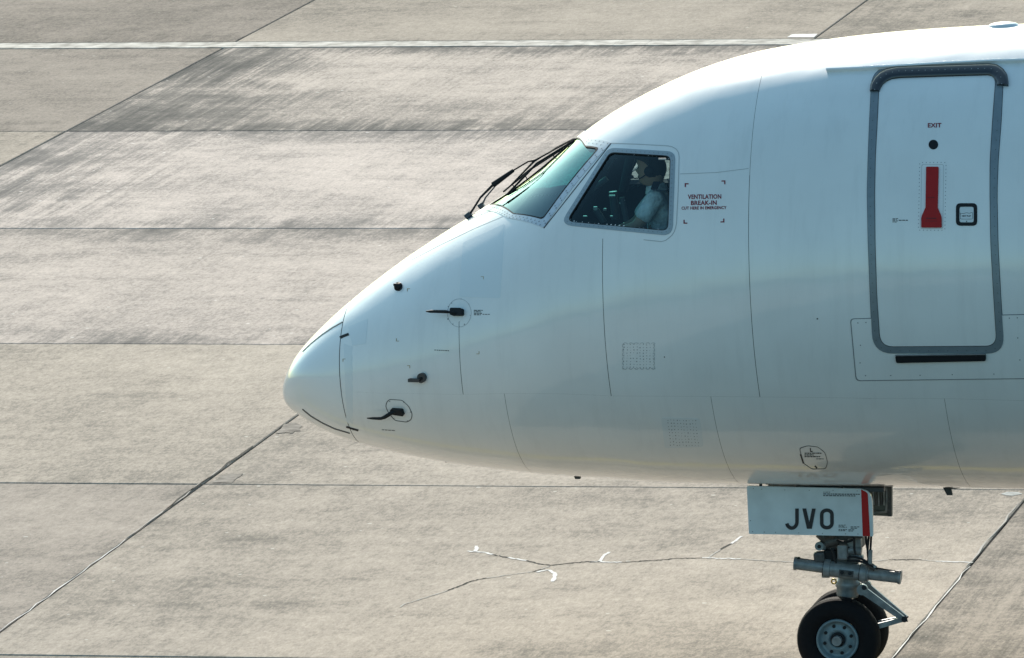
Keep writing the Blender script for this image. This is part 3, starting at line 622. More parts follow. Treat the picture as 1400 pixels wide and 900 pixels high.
cn.tube(cp, [.034, .030, .018, .009], 16); cb = cn.build('ice_detector', BLACK, air); child('base_plate', _mk(fill_mesh(MB(), circle(545, 392, 5.3, 6), skin, .004, -.003, 2)), DARK, cb)

# corner marks, tiny placards and lettering
def corner(x, y, sx, sy, L, wd, m, name='corner_mark'):
    mb = MB(); line_mesh(mb, [(x, y), (x+sx*L, y)], wd, skin, .0015, 2); line_mesh(mb, [(x, y-sy*wd/2), (x, y+sy*L)], wd, skin, .002, 2); return mb.build(name, m, air)
corner(937, 251.5, 1, 1, 4.5, 1.6, REDTXT); corner(991, 247.7, -1, 1, 4.5, 1.6, REDTXT); corner(935.3, 305.3, 1, -1, 4.5, 1.6, REDTXT); corner(989.6, 303.6, -1, -1, 4.5, 1.6, REDTXT)
for x_, y_, sx, sy in ((542, 466.5, 1, -1), (560.3, 500, -1, 1), (655, 484, -1, -1), (661, 378.5, -1, 1), (557, 395, 1, 1), (469, 491, 1, 1)): corner(x_, y_, sx, sy, 3.6, .7, TAN)
tx = MB(); text_mesh(tx, 'VENTILATION', (940.5, 266.2, 986.2, 272.6), skin, slope=-.012); text_mesh(tx, 'BREAK-IN', (944.8, 274.6, 980, 280.8), skin, slope=-.012)
text_mesh(tx, 'CUT HERE IN EMERGENCY', (931.9, 282.7, 993.4, 287), skin, slope=-.014); tx.build('emergency_lettering', REDTXT, air)
tx = MB(); micro_text(tx, (648, 424, 660, 432), 4, skin, seed=2); micro_text(tx, (660, 429.5, 670, 431), 1, skin, seed=3); micro_text(tx, (594, 478.2, 614, 480), 1, skin, slope=.05, seed=4); micro_text(tx, (522, 587.2, 541, 588.6), 1, skin, slope=.06, seed=5)
tx.build('small_placard', BLKTXT, air, kind='stuff')

# riveted vent areas low on the nose
def vent(cx, cy, wx, wy, shear, scal, seed, nx=10, ny=9):
    rnd = random.Random(seed); pts = []; rr = []
    for a in range(nx):
        for b in range(ny):
            u, v = a/(nx-1)-.5, b/(ny-1)-.5
            if abs(v) < .12 and abs(u) < .2 and rnd.random() < .6 and scal: continue
            pts.append((cx+u*wx+v*shear+rnd.uniform(-.5, .5), cy+v*wy+u*1.0+rnd.uniform(-.5, .5))); rr.append(rnd.uniform(.3, .8) if scal else rnd.uniform(.45, .95))
    o = dots_mesh(MB(), pts, np.array(rr), skin, .002).build('drain_hole_field', RIVET, air, kind='stuff')
    if scal:
        mb = MB(); L = []
        for k in range(6):
            for side in (-1, 1):
                y0 = cy-wy/2+k*wy/5.2-1; x0 = cx+side*(wx/2+2.4); mb2 = [(x0-1.6*side, y0), (x0, y0+2.6), (x0-1.6*side, y0+5.2)]; line_mesh(mb, mb2, .6, skin, .002, 2)
        for k in range(6):
            x0 = cx-wx/2+k*wx/5.2-1; line_mesh(mb, [(x0, cy+wy/2+1.2), (x0+2.8, cy+wy/2+3.4), (x0+5.6, cy+wy/2+1.2)], .9, skin, .002, 2)
            line_mesh(mb, [(x0, cy-wy/2-1.2), (x0+2.8, cy-wy/2-3), (x0+5.6, cy-wy/2-1.2)], .5, skin, .002, 2)
        mb.build('vent_edge', SOFTSEAM, air)
vent(873, 486.7, 40, 31, 0, True, 5); patch([(904, 571), (957, 572.5), (962, 611), (909, 613)], 4, PATCH2, .001, 'vent_panel'); vent(934, 592, 38, 34, 4, False, 6)

# nose wheel well cover with its oval access plate
OV2 = loop([(1093, 613), (1104, 609.5), (1118, 611), (1128, 619), (1131.5, 632), (1129, 641), (1110, 641.5), (1098, 633)], 3, 4, 3); c_ = OV2.mean(0)
ring_mesh(MB(), c_+(OV2-c_)*1.02, c_+(OV2-c_)*.975, skin, .0015, -.002, 1).build('access_plate', SEAM, air)
tx = MB(); line_mesh(tx, [(1108, 612.5), (1108, 617), (1111, 617.5)], 1.3, skin, .002, 1.5); micro_text(tx, (1100, 619, 1123, 626), 3, skin, seed=9, fill=.6); micro_text(tx, (1116, 627, 1126, 628.6), 1, skin, seed=8)
line_mesh(tx, [(1094.5, 621), (1098.5, 633.5)], 2, skin, .002, 2); line_mesh(tx, [(1114, 637), (1117, 640)], 1.8, skin, .002, 1.5); tx.build('small_placard', BLKTXT, air, kind='stuff')
for p_, r_ in (((1117.5, 436), 1.2), ((908.5, 488.3), .9)): dots_mesh(MB(), [p_], [r_], skin, .003).build('static_port', BLACK, air)

# ------------------------------------------------------------------ passenger door
def off_skin(o): return lambda P, off=0.: skin(P, off+o)
DO = [(1195.5, 100), (1196, 91), (1370, 87), (1371.5, 105)]
d_out = [(1192.5, 93.5), (1372.5, 88.5), (1369, 164.5), (1364.6, 222), (1363.2, 265), (1364.4, 330), (1368.2, 405), (1373.6, 483.2), (1193.5, 483.2), (1189.8, 405), (1187, 330), (1185.7, 265), (1187, 215), (1189, 164.5)]
d_in = [(1202.5, 103.8), (1362.2, 99.5), (1357.3, 164.5), (1353.8, 222), (1353.6, 265), (1354.6, 330), (1357.8, 390), (1363, 473), (1203.5, 474), (1198.7, 400), (1196.6, 330), (1196, 265), (1197, 215), (1199.7, 164.5)]
rad_o = [26, 26, 12, 12, 12, 12, 12, 24, 28, 12, 12, 12, 12, 12]; rad_i = [20, 18, 12, 12, 12, 12, 12, 16, 18, 12, 12, 12, 12, 12]
LO, LI = loop(d_out, rad_o, 8, 6), loop(d_in, rad_i, 8, 6)
door = fill_mesh(MB(), LI+(LO-LI)*.05, skin, .0035, -.003, 22).build('passenger_door', PAINT, air)
door['label'] = 'closed white passenger door with red handle'
ring_mesh(MB(), LO, LI, skin, .006, -.004, 3).build('door_surround', DOORBAND, air)
c_ = LO.mean(0); ring_mesh(MB(), c_+(LO-c_)*1.006, LO, skin, .002, -.004, 1).build('door_gap', BLACK, air)
ring_mesh(MB(), LI+(LO-LI)*.03, LI-(LO-LI)*.05, skin, .0065, .001, 1).build('door_gap', SEAM, air)
# black scuff cap over the top of the surround
cap_o = [(1190, 126), (1191, 118), (1196, 109), (1203, 102), (1212, 97), (1228, 93.6), (1290, 91.8), (1354, 90), (1364, 91.5), (1372, 97), (1377.5, 104.5), (1379, 112), (1379, 118.4)]
cap_i = [(1202.6, 126), (1204.5, 121), (1207.5, 116.5), (1212, 112.5), (1219, 109.2), (1231, 107.6), (1290, 105.6), (1351, 103.8), (1356, 105), (1360, 108.5), (1362, 112.5), (1362.6, 115), (1363, 118)]
co, ci = resample(cap_o, 2.2), None
d0 = np.r_[0, np.cumsum(np.linalg.norm(np.diff(np.array(cap_o), axis=0), axis=1))]; t0_ = np.linspace(0, d0[-1], len(co)); CI = np.array(cap_i)
ci = np.stack([np.interp(t0_, d0, CI[:, 0]), np.interp(t0_, d0, CI[:, 1])], 1); n_ = len(co)
mb = MB(); rows = [skin(co, -.002), skin(co, .022), skin(co*.75+ci*.25, .028), skin(co*.3+ci*.7, .024), skin(ci, .016), skin(ci, .002)]
mb.add(np.concatenate(rows), [(j*n_+i, j*n_+i+1, (j+1)*n_+i+1, (j+1)*n_+i) for j in range(5) for i in range(n_-1)], True)
for e_ in (0, n_-1): mb.add([r[e_] for r in rows], [list(range(6))], False)
capo = mb.build('door_top_cap', DARK, air); capo.data.materials[0] = mat('black_cap_paint', (.02, .024, .03), .3, coat=.5)
q_ = co*.45+ci*.55; child('cap_screws', _mk(dots_mesh(MB(), resample(q_, 9), .8, off_skin(.0265))), GEARG, capo, kind='stuff')
dots = [tuple(p) for p in resample(LO[30:]*.6+LI[30:]*.4, 13) if p[1] > 126]
dots_mesh(MB(), dots, .6, off_skin(.006)).build('surround_screws', SEAM, air, kind='stuff')
# sill plate and doubler below the door
DBL = loop([(1163.3, 436.5), (1420, 430), (1412, 517), (1171, 520)], [5, 5, 6, 6], 4, 14)
db = fill_mesh(MB(), DBL, skin, .0022, -.002, 10).build('door_doubler', PAINT, air)
c_ = DBL.mean(0); ring = ring_mesh(MB(), c_+(DBL-c_)*np.array([1.009, 1.024]), DBL-(DBL-c_)*.002, skin, .0026, -.002, 1); child('doubler_edge', _mk(ring), mat('doubler_edge_line', (.20, .22, .235), .7), db)  # darker line round the edge of the doubler plate
child('rivets', _mk(dots_mesh(MB(), [(1173, 441.5), (1184, 441), (1176.5, 472), (1176, 496), (1183.5, 513.4), (1218, 513.2), (1258, 513), (1302, 512), (1359, 511.3), (1380, 435), (1391, 434.5), (1391.5, 462), (1394.5, 492)], .85, off_skin(.003))), RIVET, db, kind='stuff')
mb = ring_mesh(MB(), LO, LI, skin, .0062, -.004, 3)
sb = fill_mesh(MB(), loop([(1224.5, 485.5), (1348.3, 484), (1348.3, 492.3), (1226, 495)], 2, 3, 14), skin, .02, -.002, 3).build('sill_plate', BLACK, air)
child('sill_strip', _mk(line_mesh(MB(), [(1225, 484.6), (1348, 483)], 1.2, off_skin(.02), .003, 6)), ALU, sb)
# handle, viewer, flap and lettering on the door
def dch(name, mb_, m, label=None, kind=None): return child(name, _mk(mb_), m, door, label, kind)
dm = off_skin(.0035)
hb = loop([(1266.8, 229), (1283.7, 229), (1282.6, 286), (1287.8, 297.5), (1287.8, 311.6), (1260.2, 311.6), (1260.2, 297.5), (1265.8, 286)], [1.5, 1.5, 2, 3, 1.5, 1.5, 3, 2], 4, 4)
# the handle outline is not star-shaped round its middle: build it as stem and grip
hm = MB(); fill_mesh(hm, loop([(1266.8, 229), (1283.7, 229), (1282.4, 287), (1265.8, 287)], 1.2, 4, 6), dm, .012, -.002, 4)
fill_mesh(hm, loop([(1265.9, 284.5), (1282.5, 284.5), (1287.8, 297), (1287.8, 311.6), (1260.2, 311.6), (1260.2, 297)], [.5, .5, 3, 1.5, 1.5, 3], 4, 4), dm, .013, -.002, 4)
dch('door_handle', hm, RED, 'red door handle with flared grip')
mt = MB(); micro_text(mt, (1267, 298.4, 1281, 301), 1, off_skin(.017), seed=3); micro_text(mt, (1266, 302.6, 1282, 303.8), 1, off_skin(.017), seed=4); line_mesh(mt, [(1269, 271), (1278, 270.7)], .6, off_skin(.016), .002, 3); dch('handle_marking', mt, mat('dark_red_print', (.12, .006, .01), .6), None, 'stuff')
RL = loop([(1260, 225), (1290.5, 225), (1289.5, 313), (1258.6, 313)], 3, 4, 8); c_ = RL.mean(0)
dch('handle_recess_edge', ring_mesh(MB(), RL, c_+(RL-c_)*np.array([.97, .99]), dm, .001, -.001, 1), SOFTSEAM)
dch('rivets', dots_mesh(MB(), along(loop([(1257.6, 222.6), (1293.6, 222.6), (1292, 315), (1255.8, 315)], 2, 3, 8), 5.0), .62, dm, .002), RIVET, kind='stuff')
pv = dch('door_viewer', fill_mesh(MB(), circle(1276.3, 198.3, 6.5, 6.5), dm, .003, -.001, 3), BLACK)
fo = loop([(1307.2, 278.2), (1336.2, 278.2), (1336.2, 309), (1307.2, 309)], 6.5, 6, 3); fi = loop([(1312, 283), (1331.5, 283), (1331.5, 304.3), (1312, 304.3)], 3, 6, 3)
dch('vent_flap_frame', ring_mesh(MB(), fo, fi, dm, .004, -.001, 2), BLACK)
dch('vent_flap', fill_mesh(MB(), fi, dm, .001, -.001, 3), PATCH)
mt = MB(); text_mesh(mt, 'VENT FLAP', (1315, 294.6, 1327.5, 296.6), dm, .002, .05); dch('vent_flap_lettering', mt, BLKTXT)
dch('vent_flap_outline', line_mesh(line_mesh(MB(), [(1313.2, 292.5), (1319, 292), (1321.5, 291), (1325, 292), (1330, 290.5), (1330, 299.8), (1313.3, 299.8), (1313.2, 291)], .55, dm, .0016, 2), [(1321, 303), (1322.5, 303)], 1.5, dm, .0016, 1), SEAM)
mt = MB(); text_mesh(mt, 'EXIT', (1268.7, 169, 1287.3, 175), dm, .002, .03, -.01); dch('exit_lettering', mt, REDTXT)
mt = MB(); micro_text(mt, (1220.5, 298.8, 1228, 305), 4, dm, seed=5); micro_text(mt, (1229, 300.8, 1242, 303), 1, dm, seed=6); dch('small_placard', mt, BLKTXT, None, 'stuff')
# rain gutter above the door and the blister antenna on the crown
gp = resample([(1130.5, 97.5), (1180, 95.2), (1240, 92), (1300, 88.5), (1350, 86), (1400, 84.3), (1450, 83.4)], 3.0)
mb = MB(); n_ = len(gp); rows = [skin(gp+[0, -.8], -.002), skin(gp+[0, -.9], .014), skin(gp+[0, .6], .03), skin(gp+[0, 2.0], .028), skin(gp+[0, 1.6], -.002)]
mb.add(np.concatenate(rows), [(j*n_+i, j*n_+i+1, (j+1)*n_+i+1, (j+1)*n_+i) for j in range(4) for i in range(n_-1)], False)
for e_ in (0, n_-1): mb.add([r[e_] for r in rows], [list(range(5))], False)
gut = mb.build('rain_gutter', PAINT, air)
rb = random.Random(4); blobs = [(float(p[0]+rb.uniform(-1, 1)), float(p[1]+rb.uniform(-.2, .3))) for p in resample([(1182, 95.0), (1240, 91.9), (1300, 88.4), (1350, 86), (1400, 84.3)], 3.4)]
child('gutter_sealant', _mk(dots_mesh(MB(), blobs, np.array([rb.uniform(.6, 1.5) for _ in blobs]), off_skin(.020), .012)), PAINT, gut, kind='stuff')
sc_ = crown_s(1371); V = []; F = []; nr, na = 6, 36
for i in range(nr+1):
    r = i/nr
    for k in range(na):
        a = 2*PI*k/na; ss = math.sqrt(sc_**2+math.cos(a)*.118*r); th = R_(90)+math.sin(a)*.060*r; pt = skinst([(ss, th)], -.004+.032*math.sqrt(max(0, 1-r*r)))[0]; V.append(pt)
F = [(i*na+k, i*na+(k+1) % na, (i+1)*na+(k+1) % na, (i+1)*na+k) for i in range(nr) for k in range(na)]
MB().add(V, F, True).build('blister_antenna', PATCH, air)
# blade antenna and drain masts under the belly
def fin(px0, px1, py0, tipx0, tipx1, tipy, y, th, name, m=DARK):
    A = at_y([(px0, py0-3), (px1, py0-3), (tipx1, tipy), (tipx0, tipy)], y); V = [p+np.array([0, d_, 0]) for d_ in (-th/2, th/2) for p in A]
    return MB().add(V, [(0, 1, 2, 3), (7, 6, 5, 4), (0, 4, 5, 1), (1, 5, 6, 2), (2, 6, 7, 3), (3, 7, 4, 0)], False).build(name, m, air)
fin(1288, 1300, 667, 1295, 1302.5, 677, -.05, .02, 'blade_antenna'); MB().tube(at_y([(1296, 667.3), (1306, 667.3), (1313, 667)], -.07), [.006, .006, .003], 8).build('drain_tube', DARK, air)
fin(785.5, 793.5, 654, 787, 793.8, 654.5, -.1, .04, 'drain_mast'); fin(608, 612, 631.5, 609, 612, 632, -.1, .02, 'drain_mast')

# ------------------------------------------------------------------ windshield wipers
def crown_off(px, py, y):                         # picture point at a chosen lateral distance from the centre line
    return at_y([(px, py)], y)[0]
def wiper(y, piv, elbow, boot0, boot1, tip0, hinge, tip1, name):
    t = lambda p, dy=0.: Vector(crown_off(p[0], p[1], y+dy))
    mb = MB(); mb.tube([t(piv), t(elbow[0]), t(elbow[1]), t(boot0)], [.010, .008, .008, .010], 10); mb.tube([t(boot0), t(boot1)], [.022, .013], 10); mb.tube([t(boot1), t(elbow[2]), t(hinge)], [.006, .006, .009], 8)
    a = mb.build(name, BLACK, air)
    kb = MB(); kb.tube([t(piv)+Vector((-.02, 0, -.02)), t(piv)+Vector((.012, 0, .012))], [.028, .02], 12); child('wiper_pivot', _mk(kb), DARK, a)
    bl = MB(); bl.tube([t(tip0), t(hinge), t(tip1)], [.004, .007, .004], 8)
    bl.tube([t(tip0)+Vector((.02, -.01, -.02)), t(hinge)+Vector((.015, -.01, -.022)), t(tip1)+Vector((.0, -.01, -.008))], [.008, .008, .005], 6)
    for f0 in (.12, .3, .7, .9):
        p = t(tip0).lerp(t(tip1), f0); bl.tube([p, p+Vector((.012, -.008, -.02))], .004, 6)
    child('wiper_blade', _mk(bl), BLACK, a); return a
wiper(-.10, (641.5, 294), [(647, 286), (657, 270), (722, 221)], (674, 253), (702, 233), (690, 262), (731, 219.5), (784.5, 190.3), 'windshield_wiper')
w2 = MB(); P_ = [Vector(at_y([p], .16)[0]) for p in ((659, 281), (664, 270), (676, 256))]; w2.tube(P_, [.008, .006, .006], 8); w2.tube([P_[0]+Vector((-.02, 0, -.015)), P_[0]+Vector((.01, 0, .01))], [.024, .018], 10)
wf = w2.build('windshield_wiper', DARK, air)
bl = MB(); bl.tube([Vector(at_y([p], .05)[0]) for p in ((688, 262.5), (726, 231), (765, 206), (786, 189.3))], [.006, .009, .008, .004], 8); bl.tube([Vector(at_y([p], .10)[0]) for p in ((706, 246), (731, 221), (762, 201), (784, 189.5))], [.004, .004, .004, .003], 8)
child('wiper_blade', _mk(bl), BLACK, wf)

# ------------------------------------------------------------------ nose gear
def py_(p, y): return Vector(at_y([p], y)[0])
YD = -.36
GD = [(1021, 664.6), (1176, 668.4), (1186, 671.5), (1191, 678), (1192.8, 690), (1193.6, 733.5), (1024, 730.2)]
dp = plane(YD)
gl_ = loop(GD, [2, 1, 3, 3, 3, 1, 1], 3, 5)
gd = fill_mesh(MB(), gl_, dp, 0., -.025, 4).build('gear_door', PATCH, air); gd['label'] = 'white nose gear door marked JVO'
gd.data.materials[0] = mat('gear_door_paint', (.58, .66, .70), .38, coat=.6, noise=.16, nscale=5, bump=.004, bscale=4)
V0 = dp(gl_, -.025); MB().add(list(V0), [list(range(len(V0)))], False).build('gear_door_lining', BAYM, gd)
child('red_stripe', _mk(fill_mesh(MB(), loop([(1177.3, 669), (1186.4, 674), (1189.6, 733.2), (1179.6, 733)], [1, 3, 1, 1], 4, 4), dp, .0025, -.001, 3)), RED, gd)
def stroke(pts, wd, mp=dp, off=.003): return line_mesh(MB(), pts, wd, mp, off, 1.2)
jv = MB()
def add_stroke(pts): 
    s_ = stroke(pts, 4.9); jv.add(s_.V, s_.F, False)
def arc(cx, cy, rx, ry, a0, a1, n=14): return [(cx+rx*math.cos(R_(a)), cy+ry*math.sin(R_(a))) for a in np.linspace(a0, a1, n)]
add_stroke([(1089.7, 695.3)]+arc(1082.6, 713.5, 7.1, 8.6, 0, 165))
for qd, o_ in ((((1097, 695.2), (1102.3, 695.2), (1108.6, 723), (1103.2, 723)), .003), (((1110.2, 695.4), (1115.4, 695.4), (1110, 723), (1104.8, 723)), .0034)): jv.add(dp(np.array(qd), o_), [(0, 1, 2, 3)], False)
add_stroke(arc(1130.5, 703.5, 7.0, 5.9, 180, 360, 12)+arc(1130.5, 715.7, 7.0, 5.9, 0, 180, 12)+[(1123.5, 703.3)])
child('registration_letters', _mk(jv), BLKTXT, gd)
mt = MB(); micro_text(mt, (1125.5, 672.6, 1135, 674), 1, dp, seed=1); micro_text(mt, (1125.5, 674.8, 1175.5, 679.4), 2, dp, seed=2, fill=.9, slope=.01)
micro_text(mt, (1146.5, 717.6, 1158, 722), 3, dp, seed=3); micro_text(mt, (1146.5, 723.5, 1158, 727), 2, dp, seed=4); micro_text(mt, (1163, 720, 1175, 723.6), 2, dp, seed=5); micro_text(mt, (1160, 724, 1168, 727.4), 2, dp, seed=6)
child('small_placard', _mk(mt), BLKTXT, gd, kind='stuff')
child('rivets', _mk(dots_mesh(MB(), [(1030, 668), (1041.5, 669), (1073, 670), (1106.5, 670.5), (1139, 670.5), (1172, 671.3), (1026, 712), (1029, 727), (1045, 727.6), (1060.5, 728), (1092, 728.7), (1124.5, 729.5), (1156, 730), (1173, 730.3)], .7, dp, .003)), RIVET, gd, kind='stuff')
# hinge arms, far door and bay behind
for hx in (1040, 1090, 1150): MB().tube([py_((hx, 667), YD+.01), py_((hx, 660), YD+.03), Vector((py_((hx, 655), YD+.1).x, -.25, 1.50))], .012, 8).build('door_hinge', DARK, air)
MB().box(tuple(py_((1128, 668.5), -.3)), (.86, .05, .03)).build('hinge_rail', DARK, air)
fd = MB(); A = at_y([(1050, 660), (1219.5, 664.5), (1219.5, 706), (1050, 700)], .33); V = [p+np.array([0, d_, 0]) for d_ in (0, .03) for p in A]
fd.add(V, [(0, 1, 2, 3), (7, 6, 5, 4), (0, 4, 5, 1), (1, 5, 6, 2), (2, 6, 7, 3), (3, 7, 4, 0)], False); fdo = fd.build('gear_door', BAYM, air); fdo['label'] = 'dark inner face of the far nose gear door'
rf = MB(); rf.tube([py_(p, .325) for p in ((1192, 668), (1213, 668.5), (1213, 700), (1192, 700))], .016, 8); child('stiffener_rib', _mk(rf), GEARG, fdo)
for q in range(5):
    x_ = 1194+q*3.6; child('stiffener_rib', _mk(MB().tube([py_((x_, 670), .31), py_((x_+.4, 690+q % 3), .31)], [.005, .009][:2], 8)), GEARD if q % 2 else GEARG, fdo)
child('door_edge_strip', _mk(MB().bar(py_((1216.5, 665), .32), py_((1216.5, 706), .32), .03, .03, .02)), GEARD, fdo)
# strut
WC = py_((1147, 873.2), -.17); AX, AZ = WC.x, WC.z
g = lambda px, py, y=0.: py_((px, py), y)
strut = MB().lathe(g(1159, 812), (g(1160, 765)-g(1159, 812)), [(-.02, .0), (-.02, .075), (.0, .082), (.05, .082), (.055, .09), (.09, .09), (.10, .075), (.30, .075), (.55, .08), (.75, .08)], 32).build('gear_strut', GEARG, air)
ch = MB().tube([Vector((AX+.02, 0, AZ)), g(1158, 815)], [.055, .05], 24); child('strut_piston', _mk(ch), CHROME, strut)
child('axle', _mk(MB().tube([Vector((AX, -.27, AZ)), Vector((AX, .27, AZ))], .035, 20)), GEARG, strut)
child('strut_fork', _mk(MB().tube([Vector((AX, -.07, AZ)), Vector((AX, .07, AZ))], .07, 24)), GEARG, strut)
# steering actuator across the strut
YS = -.13
sa = MB().tube([g(1131, 777, YS), g(1188, 784.5, YS)], [.058, .058], 28).build('steering_actuator', GEARG, air)
child('actuator_barrel', _mk(MB().tube([g(1086, 770.5, YS), g(1089, 770.8, YS), g(1090, 771, YS), g(1132, 776.6, YS)], [.048, .048, .042, .042], 24)), GEARG, sa)
child('actuator_barrel', _mk(MB().tube([g(1188, 784.5, YS), g(1228, 789.2, YS), g(1228.5, 789.3, YS), g(1232, 789.8, YS)], [.044, .044, .049, .049], 24)), GEARG, sa)
for cx_, cy_ in ((1131.5, 777), (1181, 783.2)):
    child('clamp_collar', _mk(MB().tube([g(cx_-4, cy_-.5, YS), g(cx_+4, cy_+.5, YS)], .068, 24)), GEARG, sa)
    child('collar_seam', _mk(MB().tube([g(cx_-5.4, cy_-.7, YS), g(cx_-4.2, cy_-.5, YS)], .064, 24)), GEARD, sa)
child('collar_lug', _mk(MB().box(tuple(g(1129, 786, YS)), (.05, .06, .035), bev=.006)), GEARG, sa)
child('inspection_plate', _mk(MB().box(tuple(g(1157, 784, YS-.055)), (.105, .012, .045), Matrix.Rotation(R_(6), 3, 'Y'), bev=.003)), GEARD, sa)
for bx, by in ((1151, 783), (1162, 784.2)): child('bolt', _mk(MB().tube([g(bx, by, YS-.055), g(bx, by, YS-.075)], .014, 10)), BLACK, sa)
child('cable', _mk(MB().tube([g(1088, 763, YS), g(1100, 765, YS), g(1113, 766.5, YS)], .006, 6)), BLACK, sa)
child('cable', _mk(MB().tube([g(1195, 776, YS), g(1215, 779.5, YS), g(1231, 782, YS)], .006, 6)), BLACK, sa)
child('cable_clip', _mk(MB().box(tuple(g(1090, 763, YS)), (.04, .03, .014), bev=.003)), BLACK, sa); child('cable_clip', _mk(MB().box(tuple(g(1228, 781.5, YS)), (.05, .03, .014), bev=.003)), BLACK, sa)
# boxes, valves and hoses crowded between door and actuator
def part(name, mb_, m): return child(name, _mk(mb_), m, strut)
part('valve_box', MB().box(tuple(g(1152, 755, -.2)), (.072, .05, .105), bev=.012), GEARG)
part('valve_body', MB().tube([g(1162, 752, -.17), g(1178, 753.5, -.17)], .030, 18), GEARG); part('valve_body', MB().tube([g(1160, 753, -.18), g(1164, 753.3, -.18)], .022, 14), GEARG)
part('valve_body', MB().tube([g(1130, 742, -.12), g(1146, 738, -.12)], .04, 16), GEARD); part('valve_body', MB().tube([g(1128, 735, -.05), g(1140, 752, -.05)], [.055, .04], 16), GEARD)
part('valve_body', MB().box(tuple(g(1169, 742, -.15)), (.10, .07, .06), bev=.01), GEARG); part('valve_body', MB().box(tuple(g(1172, 762, -.16)), (.09, .05, .035), bev=.008), GEARG)
part('bracket', MB().box(tuple(g(1124, 747, -.1)), (.07, .04, .05), Matrix.Rotation(R_(20), 3, 'Y'), bev=.015), GEARG); part('bracket', MB().tube([g(1120, 747, -.13), g(1120, 747, -.06)], .032, 16), GEARG); part('bolt', MB().tube([g(1120, 747.5, -.145), g(1120, 747.5, -.13)], .014, 10), BLACK)
part('valve_box', MB().box(tuple(g(1121, 762, -.12)), (.085, .07, .085), Matrix.Rotation(R_(-6), 3, 'Y'), bev=.018), GEARD); part('valve_box', MB().box(tuple(g(1136, 760, -.1)), (.10, .08, .10), bev=.02), BLACK)
part('drag_brace', MB().tube([g(1120, 728, -.08), g(1137, 742, -.08), g(1140, 765, -.07)], [.04, .045, .04], 12), GEARD)
part('upper_fitting', MB().box(tuple(g(1156, 738, -.05)), (.28, .16, .10), bev=.02), GEARD); part('upper_fitting', MB().box(tuple(g(1150, 765, -.07)), (.26, .12, .05), bev=.012), GEARD)
for k_, (a_, b_, c2, d2) in enumerate([((1184, 730), (1183, 745), (1190, 760), (1186, 770)), ((1188, 728), (1188, 742), (1183, 757), (1190, 772)), ((1160, 762), (1172, 760), (1182, 765), (1196, 776)), ((1158, 768), (1170, 764), (1184, 769), (1200, 778)), ((1144, 738), (1150, 743), (1160, 742), (1168, 737)), ((1136, 750), (1142, 756), (1139, 764), (1144, 770)), ((1166, 730), (1170, 741), (1166, 750), (1170, 758))]):
    P4 = [np.array(v, float) for v in (a_, b_, c2, d2)]; path = [P4[0]*(1-t)**3+3*P4[1]*t*(1-t)**2+3*P4[2]*t*t*(1-t)+P4[3]*t**3 for t in np.linspace(0, 1, 12)]
    part('hydraulic_hose', MB().tube([g(p[0], p[1], -.2-.01*k_) for p in path], .0085, 8), BLACK)
part('down_rod', MB().tube([g(1191.5, 728, -.22), g(1190, 752, -.22)], .008, 8), BLACK); part('down_rod', MB().tube([g(1190, 752, -.22), g(1189.5, 772, -.22)], .016, 10), GEARG); part('valve_body', MB().tube([g(1186, 770, -.2), g(1197, 778, -.2)], [.02, .022], 12), GEARD)
part('bolt', MB().tube([g(1196, 775, -.24), g(1196, 775, -.2)], .010, 10), GEARG)
tr = []; cc = g(1140, 795, -.11)
for k_ in range(17): a = 2*PI*k_/16; tr.append(cc+Vector((.017*math.cos(a), 0, .017*math.sin(a))))
part('tow_ring', MB().tube(tr, .006, 8), BRASS)
# torque links
tl = MB()
for y_ in (-.07, .07):
    tl.bar(g(1182, 804, -.05)+Vector((0, y_, 0)), g(1238, 846.5, -.05)+Vector((0, y_*.45, 0)), .058, .036, .022)
    tl.tube([g(1181.5, 803.5, -.05)+Vector((0, y_-.015, 0)), g(1181.5, 803.5, -.05)+Vector((0, y_+.015, 0))], .040, 20)
tlo = tl.build('torque_link', GEARG, air); child('bolt', _mk(MB().tube([g(1181.5, 803.5, -.145), g(1181.5, 803.5, .06)], .018, 14)), BLACK, tlo)
mb = MB()
for y_ in (-.06, .06): mb.bar(g(1200, 854.5, -.05)+Vector((0, y_, 0)), g(1237, 845.5, -.05)+Vector((0, y_*.4, 0)), .040, .034, .02)
tl2 = mb.build('torque_link', GEARG, air)
child('link_pin', _mk(MB().tube([g(1236.5, 847, -.12), g(1236.5, 847, .03)], .022, 16)), BLACK, tl2); child('link_pin', _mk(MB().tube([g(1236, 848, -.09), g(1241.5, 849.5, -.09)], [.012, .004], 8)), BLACK, tl2); child('link_pin', _mk(MB().tube([g(1236, 847, -.07), g(1242, 843, -.07)], [.010, .005], 8)), BLACK, tl2)
